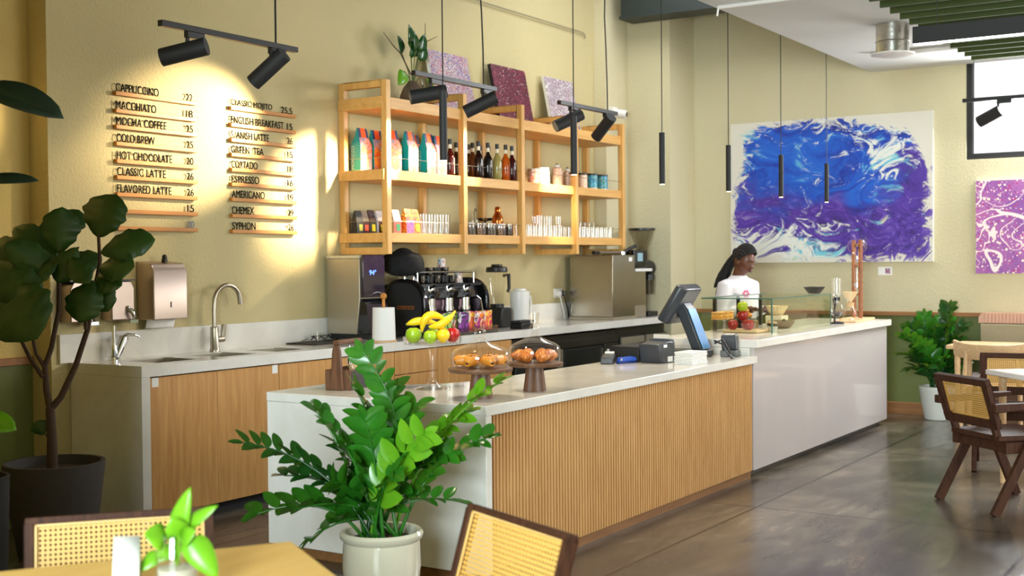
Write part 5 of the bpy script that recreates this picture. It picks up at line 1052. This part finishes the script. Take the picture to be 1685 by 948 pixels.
# ---------------------------------------------------------------- the person behind the counter
def person():
    t = thing('person', 'person with long black braids in white shirt looking down behind the display case', 'person', (10.2, 4.17, 0), R(-16))
    skin = plain('brown_skin', (98, 56, 36), .38, var=.08, vscale=20); shirt = plain('white_shirt', (232, 230, 236), .85, var=.03, vscale=30, bump=.1)
    HC = Vector((0, -.05, 1.485)); HM = Matrix.Translation(HC) @ Matrix.Rotation(R(24), 4, 'X')
    g = lambda d2, s: math.exp(-d2/(s*s))
    def head():
        vs = []; fs = []; n, m = 56, 44
        for i in range(m+1):
            th = PI*i/m
            for j in range(n):
                ph = 2*PI*j/n; x, y, z = math.sin(th)*math.cos(ph), math.sin(th)*math.sin(ph), -math.cos(th)
                px, py, pz = .074*x, .096*y, .118*z
                if z < 0: k = 1-.22*(-z)**1.3; px *= k; py = py*(1-.12*(-z)) - (.014*(-z) if y < .2 else -.012*z*0)
                if y < 0:
                    fr = -y
                    py += -.02*g(px*px*1.0+(pz+.012)**2*.55, .014)*fr - .014*g(px*px+(pz+.022)**2, .013)*fr       # nose
                    py += -.009*g(px*px*.45+(pz+.052)**2, .012)*fr - .008*g(px*px*.6+(pz+.095)**2, .022)*fr        # lips, chin
                    for s in (-1, 1): py += .011*g((px-s*.03)**2+(pz-.012)**2, .017)*fr - .006*g((px-s*.03)**2*.6+(pz-.006)**2*1.4, .011)*fr - .006*g((px-s*.045)**2+(pz+.02)**2, .02)*fr
                    py += -.006*g((pz-.038)**2, .012)*g(px*px, .045)*fr
                vs.append((px, py, pz))
        for i in range(m):
            for j in range(n): fs.append((i*n+j, i*n+(j+1) % n, (i+1)*n+(j+1) % n, (i+1)*n+j))
        return vs, fs
    b = MB(); vs, fs = head(); b.add([HM@Vector(v) for v in vs], fs)
    for s in (-1, 1): k = len(b.v); b.ball((s*.076, .012, -.008), (.011, .02, .032), 12, 8); b.xf(HM, k)
    b.tube([(0, .02, 1.28), (0, .005, 1.36), (0, -.02, 1.44)], [.07, .056, .055], 18)
    def limb(P, r): b.tube(P, r, 14)
    rings = [(.9, .15, .11), (1.0, .14, .1), (1.1, .155, .11), (1.2, .165, .115), (1.28, .165, .1), (1.325, .1, .07)]
    k = len(b.v); b.lathe([(1, z) for z, _, _ in rings], n=24)
    for i, (z, rx, ry) in enumerate(rings):
        for j in range(24): x, y, zz = b.v[k+i*24+j]; b.v[k+i*24+j] = (x*rx, y*ry, zz)
    ARM = {}
    for s in (-1, 1):
        sh, el, wr = Vector((s*.175, .01, 1.27)), Vector((s*.235, .03, 1.03)), Vector((s*.14, -.15, 1.06)); ARM[s] = (sh, el, wr)
        limb([sh, sh.lerp(el, .5), el, el.lerp(wr, .5), wr], [.052, .046, .04, .036, .026])
        d = (wr-el).normalized(); pm = wr+d*.05; sx = Vector((s*.35, -.1, -.9)).normalized().cross(d).normalized()
        limb([wr, pm, pm+d*.035], [.026, .034, .03])
        for q in range(4):
            o = pm+d*.04+sx*(q-1.5)*.019; L = (.065, .075, .07, .055)[q]
            limb([o-d*.02, o+d*L*.45, o+d*L*.75+Vector((0, 0, -.014)), o+d*L+Vector((0, 0, -.03))], [.01, .0095, .009, .0075])
        o = pm-d*.02+sx*(-s)*.03; limb([o, o+sx*(-s)*.02+d*.025, o+sx*(-s)*.024+d*.05+Vector((0, 0, -.012))], [.012, .011, .008])
        limb([(s*.085, 0, .9), (s*.09, -.01, .5), (s*.09, .01, .1), (s*.09, 0, .05)], [.085, .06, .042, .045]); limb([(s*.09, .05, .04), (s*.09, -.13, .035)], [.04, .036])
    o = put('body', b, skin, t); md = o.modifiers.new('skin', 'REMESH'); md.mode = 'VOXEL'; md.voxel_size = .0055; md.use_smooth_shade = True
    sm = o.modifiers.new('smooth', 'SMOOTH'); sm.factor = .5; sm.iterations = 3
    c = MB(); n = 28; R2 = [(.84, .185, .135), (.95, .17, .125), (1.08, .175, .13), (1.18, .19, .14), (1.26, .205, .13), (1.305, .17, .105), (1.345, .09, .075), (1.36, .075, .068)]
    c.lathe([(1, z) for z, _, _ in R2], n=n)
    for i, (z, rx, ry) in enumerate(R2):
        for j in range(n): x, y, zz = c.v[i*n+j]; c.v[i*n+j] = (x*rx, y*ry+(.012 if i > 5 else 0), zz)
    for s in (-1, 1):
        sh, el, wr = ARM[s]; c.tube([sh+Vector((-s*.05, 0, .01)), sh, sh.lerp(el, .5), el, el.lerp(wr, .5), wr.lerp(el, .04)], [.06, .074, .066, .06, .052, .04], 16)
    o = put('shirt', c, shirt, t); md = o.modifiers.new('cloth', 'REMESH'); md.mode = 'VOXEL'; md.voxel_size = .01; md.use_smooth_shade = True; sm = o.modifiers.new('smooth', 'SMOOTH'); sm.factor = .6; sm.iterations = 6
    e = MB()
    def onfront(a, z): return Vector((.197*math.cos(a), .143*math.sin(a), z))
    ca, cz = R(-112), 1.205
    for q in range(6):
        an = q*PI/3; e.ball(onfront(ca+.13*math.cos(an), cz+.024*math.sin(an)), (.012, .006, .012), 10, 6)
    put('flower_print', e, plain('pink_print', (226, 90, 140), .7), o)
    e = MB().sheet([[onfront(ca-.35-.1*i, cz-.004+.008*j)*1.0 for i in range(4)] for j in range(2)]); put('lettering', e, plain('grey_print', (180, 176, 186), .7), o, solid=.004)
    tr = MB()
    for s in (-1, 1): tr.tube([(s*.06, 0, .92), (s*.088, 0, .75), (s*.09, -.005, .45), (s*.09, .01, .09)], [.11, .1, .08, .065], 18)
    o = put('trousers', tr, plain('dark_trousers', (34, 34, 40), .8), t)
    for s in (-1, 1): put('shoe', MB().ball((s*.09, -.03, .04), (.052, .13, .042), 16, 10), BLACKM, t)
    # face details, hair
    f = MB(); k = len(f.v); f.ball((0, -.1005, -.048), (.021, .009, .0055), 14, 8).ball((0, -.099, -.0585), (.019, .009, .0065), 14, 8); f.xf(HM); put('lips', f, plain('dark_lips', (92, 40, 38), .35), t)
    f = MB()
    for s in (-1, 1):
        f.tube([(s*.014, -.0955, .034), (s*.03, -.0985, .039), (s*.048, -.088, .033)], [.002, .0032, .0018], 6); f.tube([(s*.016, -.0905, .006), (s*.03, -.0945, .003), (s*.045, -.085, .006)], [.0015, .0025, .0015], 6)
    f.xf(HM); put('brows_and_lashes', f, BLACK, t)
    hm = plain('black_hair', (15, 12, 12), .7, var=.3, vscale=90, bump=.5); h = MB(); P = []
    for i in range(17):
        a = R(42)+R(150)*i/16; row = []
        for j in range(45):
            bb = R(-96)+R(192)*j/44; rr = 1.09+.035*math.cos(bb*26)
            row.append(HM@Vector((.076*rr*math.sin(bb), (.098*rr*(-math.cos(a))*math.cos(bb)), .121*rr*math.sin(a)*math.cos(bb)*(1 if math.sin(a) > 0 else .6)+.02)))
        P.append(row)
    h.sheet(P); o = put('hair', h, hm, t, solid=.012)
    r = random.Random(11)
    tie = HM@Vector((0, .105, .03))
    for i in range(22):
        x = r.uniform(-.05, .05); e = Vector((x*1.6-.03, .16+r.uniform(-.03, .05), 1.22+r.uniform(-.05, .07)))
        m1 = tie.lerp(e, .35)+Vector((x*.6, .05, .0)); pts = [tie+Vector((x*.5, -.02, r.uniform(-.03, .03))), m1, tie.lerp(e, .7)+Vector((x*.5, .035, 0)), e]
        Q = []; 
        for s in range(13):
            u = s/12; Q.append((1-u)**3*pts[0]+3*u*(1-u)**2*pts[1]+3*u*u*(1-u)*pts[2]+u**3*pts[3])
        put('braid', MB().tube(Q, [.0105+.002*(s % 2) for s in range(13)], 7), hm, t)
    put('hair_tie', MB().ball(tie, (.045, .025, .045)), hm, t)
person()
# ---------------------------------------------------------------- plants
RV, FV = Vector((.539, -.843, 0)), Vector((.843, .538, 0))
def frond(base, mid, tip, n, L, Wd, mat, parent, r, twist=0):
    base, mid, tip = Vector(base), Vector(mid), Vector(tip); m = MB(); Q = []
    for i in range(19):
        s = i/18; Q.append((1-s)**2*base+2*s*(1-s)*mid+s*s*tip)
    m.tube(Q, [.008*(1-.65*i/18) for i in range(19)], 7)
    ln = sum((Q[i+1]-Q[i]).length for i in range(18)); n = max(5, int(ln*.72/(L*.5)))
    ov = lambda t: (math.sin(PI*(t**.8))**.62) if 0 < t < 1 else .03
    ax = (tip-base).normalized(); side = ax.cross(Vector((0, 0, 1))); side = (side if side.length > .05 else Vector(RV)).normalized()
    side = (Matrix.Rotation(twist+r.uniform(-.3, .3), 3, ax) @ side)
    for k in range(n):
        s = .28+.7*k/(n-1)
        sc = (.92+.2*math.sin(PI*min(1, .1+s*.8)))*r.uniform(.85, 1.12)
        for sg in (-1, 1):
            s2 = min(.985, s+(.012 if sg > 0 else 0)); i = min(17, int(s2*18)); p = Q[i].lerp(Q[i+1], s2*18-i); d = (Q[i+1]-Q[i]).normalized(); up = side.cross(d).normalized()
            tilt = r.uniform(-.2, .75); dd = d*r.uniform(.5, .95)+side*sg+up*tilt; nu = (up-side*sg*tilt*.8+Vector((r.uniform(-.3, .3), r.uniform(-.3, .3), r.uniform(-.1, .3)))).normalized(); leaf(m, p, dd, nu, L*sc*1.12, Wd*sc*1.12, .3, r.uniform(.02, .25), 8, shape=ov)
    leaf(m, Q[-1], (Q[-1]-Q[-2]), side.cross(ax), L*.8, Wd*.7, shape=ov)
    put('frond', m, mat, parent, ang=70)
def pot(t, prof, mat, soil_r, soil_z, lip=None):
    put('pot', MB().lathe(prof, n=44), mat, t, bevel=0); put('soil', MB().lathe([(soil_r, soil_z-.02), (soil_r, soil_z), (soil_r*.5, soil_z+.012), (0, soil_z+.008)], n=30), SOIL, t)
def zz_front():
    t = thing('zz_plant', 'large glossy green plant in a cream glazed pot before the bar end', 'plant', (4.06, 3.25, 0)); r = random.Random(21)
    pot(t, [(.1, 0), (.115, .01), (.15, .12), (.163, .24), (.16, .33), (.158, .345), (.172, .36), (.175, .375), (.165, .388), (.15, .385), (.148, .34), (.12, .05), (0, .05)], POTC, .148, .345)
    # tips as (sideways, toward the bar, height)
    T = [(-.07, .02, 1.13, 11, .08, .046, ZZG, 1.2), (.5, -.02, 1.0, 12, .085, .05, ZZY, .4), (-.57, .0, .755, 13, .085, .045, ZZD, .5), (-.5, -.06, .47, 8, .1, .055, ZZG, .5), (-.28, .06, .88, 9, .09, .05, ZZG, .3), (-.2, -.12, .84, 9, .09, .05, ZZG, -.2), (.44, .04, .76, 9, .085, .048, ZZG, .3), (.33, .0, .5, 6, .08, .04, ZZG, .2),
         (.19, -.18, .8, 11, .1, .06, ZZY, 1.2), (.14, .12, .88, 9, .09, .05, ZZG, 0), (-.34, -.14, .5, 9, .09, .055, ZZG, .6), (-.05, -.12, .86, 10, .09, .052, ZZG, .9), (.04, .14, .95, 9, .09, .05, ZZD, .2), (-.2, .16, .72, 9, .09, .05, ZZD, .3), (-.16, -.2, .62, 9, .09, .052, ZZG, 1.0), (.08, -.2, .66, 8, .09, .055, ZZG, .8), (.28, -.02, .7, 9, .09, .05, ZZG, .5), (-.4, -.02, .62, 9, .08, .045, ZZD, .2), (-.12, .1, .98, 9, .09, .05, ZZG, .6), (.2, .08, .66, 8, .085, .05, ZZD, 0), (-.26, -.2, .4, 8, .1, .06, ZZG, .6), (.36, .1, .86, 9, .085, .05, ZZY, .2)]
    for a, b, z, n, L, w, m, tw in T:
        tip = RV*a+FV*b+Vector((0, 0, z)); q = r.uniform(0, 6.28); bs = Vector((.07*math.cos(q), .07*math.sin(q), .345)); md = bs.lerp(tip, .45)+Vector((0, 0, .12+.1*abs(a))); md.x = bs.x+(tip.x-bs.x)*.3; md.y = bs.y+(tip.y-bs.y)*.3
        if z > 1.1: md = RV*.2+FV*.02+Vector((0, 0, .75))
        frond(bs, md, tip, n, L, w, m, t, r, tw)
zz_front()
def zz_back():
    t = thing('zz_plant', 'bushy green plant in a white pot against the green wainscot', 'plant', (11.84, 2.89, 0)); r = random.Random(8)
    pot(t, [(.11, 0), (.12, .008), (.15, .16), (.165, .26), (.172, .295), (.17, .31), (.155, .31), (.15, .28), (.12, .05), (0, .05)], POTW, .15, .28)
    T = [(-.12, 0, .96), (.08, -.08, 1.04), (.22, -.04, .86), (-.32, -.04, .78), (-.36, -.1, .62), (.02, -.1, .84), (-.2, -.16, .7), (.16, -.14, .74), (-.06, .06, .8), (.2, -.1, .62), (-.3, -.14, .48), (.24, -.05, .56), (.0, -.22, .6), (-.16, -.2, .5), (.16, -.22, .5), (.08, .04, .9), (-.24, .02, .86)]
    for i, (a, b, z) in enumerate(T):
        tip = RV*a+FV*b+Vector((0, 0, z)); q = r.uniform(0, 6.28); bs = Vector((.07*math.cos(q), .07*math.sin(q), .28)); md = bs.lerp(tip, .5)+Vector((0, 0, .15)); frond(bs, md, tip, 9, .1, .058, (ZZG, ZZD, ZZD)[i % 3], t, r, r.uniform(0, 1.2))
zz_back()
def figtree():
    cx, cy = 4.12, 5.44; t = thing('fig_tree', 'fiddle leaf fig in a dark grey pot beside the end of the sink counter', 'plant', (cx, cy, 0)); r = random.Random(5); k = .00312
    pot(t, [(.17, 0), (.18, .01), (.225, .25), (.25, .46), (.252, .49), (.232, .49), (.225, .44), (.16, .06), (0, .06)], POTG, .226, .44)
    def p(px, py, b=0): v = RV*((px-93)*k)+FV*b; return Vector((v.x, v.y, .49+(768-py)*k))
    tk = MB().tube([p(90, 782), p(90, 730), p(88, 680)], [.03, .026, .024], 10)
    for P, r0, r1 in (([(88, 682), (105, 662), (130, 610), (150, 550), (160, 500), (172, 440), (174, 395)], .019, .008), ([(88, 682), (80, 650), (80, 610), (90, 580), (106, 520), (106, 450), (112, 420)], .018, .008), ([(80, 612), (66, 590), (63, 560), (60, 525)], .012, .006), ([(78, 628), (55, 600), (42, 570), (37, 530), (36, 470)], .012, .006), ([(150, 550), (150, 505), (162, 470)], .01, .006), ([(106, 455), (128, 430), (140, 415)], .008, .005), ([(90, 752), (82, 730), (76, 722)], .005, .003)):
        Q = [p(x, y, r.uniform(-.02, .02)) for x, y in P]; tk.tube(Q, [r0+(r1-r0)*i/(len(Q)-1) for i in range(len(Q))], 8)
    put('trunk', tk, BARK, t, ang=80)
    fid = lambda s: (math.sin(PI*min(1, s**1.25))**.6)*(1+.07*math.sin(s*26)) if 0 < s < 1 else 0
    LV = [((172, 400), (192, 328), 84, -.03, .5), ((176, 425), (268, 402), 56, -.05, 0), ((174, 450), (242, 450), 54, -.1, -.2), ((165, 470), (150, 535), 62, -.12, .1), ((170, 465), (214, 475), 46, -.08, .2), ((108, 425), (118, 352), 62, -.05, .4), ((112, 400), (132, 350), 50, .05, .3), ((104, 430), (30, 372), 50, .02, .3), ((100, 440), (70, 385), 40, .1, .1), ((108, 455), (30, 408), 50, -.1, 0), ((104, 470), (150, 430), 50, -.06, .1), ((60, 440), (-20, 408), 60, .05, .2), ((36, 475), (95, 552), 108, -.3, .2), ((5, 440), (90, 500), 70, -.2, .3), ((38, 500), (-30, 470), 55, -.05, .1), ((38, 520), (36, 565), 44, .03, .2), ((112, 432), (60, 470), 56, -.12, .2), ((118, 455), (165, 425), 44, .1, .2), ((168, 470), (190, 520), 46, -.05, .1), ((76, 724), (66, 700), 30, 0, .1), ((140, 415), (112, 470), 44, -.1, .2), ((128, 432), (170, 470), 40, -.15, .1), ((20, 450), (-10, 520), 60, .0, .2)]
    for (x0, y0), (x1, y1), w, b, curl in LV:
        a = p(x0, y0, b*.3); e = p(x1, y1, b); m = MB(); d = e-a; nrm = (-FV+Vector((0, 0, .55))+RV*r.uniform(-.4, .4)).normalized(); leaf(m, a, d, nrm, d.length, max(w*k, d.length*.5), .12, curl*.5+.05, 16, shape=fid); put('leaf', m, FIGG, t, solid=.0012)
figtree()
def bird_plant():
    cx, cy = 3.17, 4.69; t = thing('bird_of_paradise_plant', 'tall plant with dusky paddle leaves reaching in beside the fig tree', 'plant', (cx, cy, 0)); k = .00254
    pot(t, [(.1, 0), (.11, .01), (.128, .6), (.13, .62), (.118, .62), (.11, .58), (0, .5)], plain('dark_basket', (30, 26, 26), .8), .112, .58)
    def p(px, py, b=0): v = RV*((px+40)*k)+FV*b; return Vector((v.x, v.y, 1.5-(py-437)*k))
    sh = lambda s: (math.sin(PI*min(1, max(.0, s)*.97+.03))**.6) if s < 1 else 0
    st = MB()
    for e in (p(-25, 145), p(-30, 300), p(-20, 690), p(-60, 200)): q = Vector((0, 0, .58)); st.tube([q, q.lerp(e, .5)+Vector((0, 0, .1)), e], [.014, .011, .007], 8)
    put('stems', st, STEMG, t)
    for a, e, w, m in ((p(-25, 145), p(118, 188, -.05), 62, FIGB), (p(-30, 300), p(62, 290, .05), 30, FIGB), (p(-40, 690), p(32, 700, -.05), 44, POTHOS), (p(-60, 200), p(-140, 60), 70, FIGB), (p(-25, 160), p(12, 178, -.1), 24, FIGB)):
        mm = MB(); leaf(mm, a, e-a, Vector((0, 0, .8))-FV*.75, (e-a).length, w*k, .35, .1, 9, shape=sh); put('leaf', mm, m, t, solid=.0015)
bird_plant()
# ---------------------------------------------------------------- chairs and tables
def cane_chair(label, loc, rz, fw=.05, arms=True, cat='chair'):
    t = thing('cane_chair', label, cat, (loc[0], loc[1], 0), rz)
    put('seat', MB().prism([(-.235, -.23), (.235, -.23), (.245, .24), (-.245, .24)], .42, .455), DARKW, t, bevel=.01)
    put('seat_rail', MB().box(-.22, .22, -.2, -.17, .36, .419).box(-.22, .22, .17, .2, .36, .419).box(-.262, -.222, -.2, .2, .355, .419).box(.222, .262, -.2, .2, .355, .419), DARKW, t, bevel=.003)
    for s in (-1, 1):
        x = s*.275
        put('leg', MB().bar((x, -.29, 0), (x, -.05, .42), .032, .055, (0, 1, 0)), DARKW, t, bevel=.004)
        put('leg', MB().bar((x, .27, 0), (x, -.01, .635) if arms else (x, .05, .42), .032, .055, (0, 1, 0)), DARKW, t, bevel=.004)
        if arms: put('armrest', MB().prism([(-.3, .6), (.22, .63), (.22, .655), (-.3, .65)], x-.03, x+.03, lambda u, v, w: (w, u, v)), DARKW, t, bevel=.006)
        put('back_post', MB().bar((s*.2, -.2, .4), (s*.2, -.25, .56), .03, .04), DARKW, t, bevel=.003)
    M = Matrix.Translation((0, -.235, .5)) @ Matrix.Rotation(R(17), 4, 'X'); h = .305; W2 = .255
    put('back_frame', MB().box(-W2, W2, -.018, .018, 0, fw).box(-W2, W2, -.018, .018, h-fw*.8, h).box(-W2, -W2+fw, -.018, .018, fw, h-fw*.8).box(W2-fw, W2, -.018, .018, fw, h-fw*.8).xf(M), DARKW, t, bevel=.003)
    a = fw-.006; c = MB().uvquad((-W2+a, 0, a), (W2-a, 0, a), (W2-a, 0, h-a*.8), (-W2+a, 0, h-a*.8), 2*(W2-a), h-1.8*a); c.v = [tuple(M@Vector(v)) for v in c.v]; put('cane_panel', c, CANE, t)
    sp = MB(); e = fw+.001
    for q in (.006,): sp.box(-W2+e, W2-e, .006, .0115, e, e+q).box(-W2+e, W2-e, .006, .0115, h-e*.8-q, h-e*.8).box(-W2+e, -W2+e+q, .006, .0115, e, h-e*.8).box(W2-e-q, W2-e, .006, .0115, e, h-e*.8)
    put('cane_spline', sp.xf(M), plain('cane_spline', (222, 180, 110), .5) if not bpy.data.materials.get('cane_spline') else bpy.data.materials['cane_spline'], t)
    return t
cane_chair('dark wooden cane chair seen from behind, at the white table by the white counter', (7.94, 1.53), R(-132.6))
cane_chair('dark cane chair behind the pale tabletop, its cane back facing the bar', (9.36, 1.74), R(100))
cane_chair('cane backed chair tucked behind the near table, below the sink cabinets', (2.18, 2.61), R(140.3), .024, False)
cane_chair('cane backed chair at the table end before the slatted bar', (2.6, 1.965), R(65.2), .022, False)
def table(name, label, corner, e1, e2, a, b, z, top, legm, th=.035):
    c = Vector(corner); u = Vector(e1).normalized(); v = Vector(e2).normalized(); t = thing(name, label, 'table', (c.x, c.y, 0))
    P = [Vector((0, 0)), u*a, u*a+v*b, v*b]
    put('tabletop', MB().prism([(q.x, q.y) for q in P], z-th, z), top, t, bevel=.006)
    for i, j in ((.08, .08), (a-.08, .08), (a-.08, b-.08), (.08, b-.08)): q = u*i+v*j; put('leg', MB().lathe([(.018, 0), (.026, z-th)], (q.x, q.y, 0), n=16), legm, t)
    q = u*a/2+v*b/2
table('dining_table', 'pale oak table with the small leafy jar, nearest the camera', (2.5023, 2.3123), (-.843, .538), (-.538, -.843), 1.25, .72, .75, TABLEW, LIGHTW)
table('dining_table', 'white topped table with pale edge in front of the dark cane chairs', (8.72, 1.82), (.66, -.75), (-.75, -.66), .72, .72, .75, plain('white_laminate', (226, 222, 220), .25), LIGHTW)
table('dining_table', 'small light wood table by the bench, in front of the white potted plant', (11.0, 2.62), (1, 0), (0, -1), .6, .75, .75, LIGHTW, LIGHTW)
def beech_chair():
    t = thing('beech_chair', 'light beech chair with a curved back rail at the small table', 'chair', (10.68, 2.14, 0)); x = -.22
    P = []
    for zz in (.675, .8):
        P.append([(x-.02+.1*((i/12-.5)*2)**2-(.03 if zz > .7 else 0), -.3+.6*i/12, zz+.03*((i/12-.5)*2)**4) for i in range(13)])
    put('back_rail', MB().sheet(P), LIGHTW, t, solid=.022, bevel=.004)
    put('seat', MB().prism([(-.2, -.22), (.22, -.24), (.22, .24), (-.2, .22)], .43, .455), LIGHTW, t, bevel=.008)
    for s in (-1, 1): put('leg', MB().tube([(-.25, s*.235, 0), (-.2, s*.215, .44), (-.225, s*.19, .74)], [.014, .019, .013], 12), LIGHTW, t); put('leg', MB().tube([(.22, s*.22, 0), (.19, s*.19, .43)], [.014, .018], 12), LIGHTW, t)
    t = thing('upholstered_bench', 'upholstered wall bench with a pink fluted top band', 'bench', (12.0, 2.56, 0))
    band = MB(); band.prism([(2.56, .895), (2.56, .95), (2.535, .985), (2.5, .99), (-.6, .99), (-.6, .895)], 11.985, 12.07, lambda u, v, w: (w, u, v))
    for i in range(100): band.box(11.975, 11.986, 2.5-i*.031-.024, 2.5-i*.031, .9, .985)
    put('fluted_band', band, plain('pink_oak', (206, 160, 136), .5), t, True, ang=20)
    put('back_cushion', MB().box(11.97, 12.07, -.6, 2.545, .46, .89), plain('greige_fabric', (158, 146, 118), .9, var=.1, vscale=60), t, True, bevel=.012)
    put('seat_cushion', MB().box(11.6, 11.968, -.6, 2.5, .36, .46), bpy.data.materials['greige_fabric'], t, True, bevel=.015); put('base', MB().box(11.68, 12.07, -.6, 2.5, 0, .358), plain('bench_base', (120, 92, 70), .6), t, True)
beech_chair()
def table_vase():
    t = thing('pothos_jar', 'small clear jar of bright green pothos leaves on the near oak table', 'plant', (2.05, 2.26, .7505)); k = .00146; r = random.Random(2)
    put('jar', MB().open_lathe([(0, .003), (.048, 0), (.052, .01), (.052, .09), (.045, .105), (.046, .115)], n=30), GLASS, t); put('water', MB().lathe([(.049, .005), (.049, .06)], n=28), glass('vase_water', (.86, .88, .84), .12, .02, .6), t); put('pebbles', MB().lathe([(.046, .006), (.046, .03), (.02, .036), (0, .034)], n=20), plain('white_pebbles', (214, 210, 204), .6, var=.25, vscale=140, bump=.6), t)
    def p(px, py, b=0): v = RV*((px-290)*k)+FV*b; return Vector((v.x, v.y, (944-py)*k+.0))
    st = MB(); LV = [((285, 880), (306, 806), 34), ((296, 866), (345, 825), 26), ((315, 868), (360, 920), 44), ((278, 872), (258, 858), 44), ((262, 900), (236, 920), 26), ((285, 890), (262, 905), 30), ((296, 876), (290, 846), 40), ((300, 880), (322, 858), 36)]
    for (a, b), (c, d), w in LV:
        q = r.uniform(-.04, .02); e = p(a, b, q); st.tube([(0, 0, .03), (e.x*.6, e.y*.6, max(.11, e.z*.8)), e], [.003, .0025, .002], 6); m = MB(); tip = p(c, d, q-.03); leaf(m, e, tip-e, (-FV*.8+Vector((0, 0, .6))), (tip-e).length*1.15, w*k*1.05, .12, .15, 7, shape=heart); put('leaf', m, POTHOS, t, solid=.0008)
    put('stems', st, POTHOS, t)
    t = thing('table_card', 'white folded card standing beside the leafy jar on the near table', 'card', (1.97, 2.34, .7505), R(-50)); put('card', MB().add([(-.03, -.025, 0), (.03, -.025, 0), (.03, 0, .11), (-.03, 0, .11), (-.03, .025, 0), (.03, .025, 0)], [(0, 1, 2, 3), (3, 2, 5, 4)]), PAPER, t, solid=.002)
table_vase()
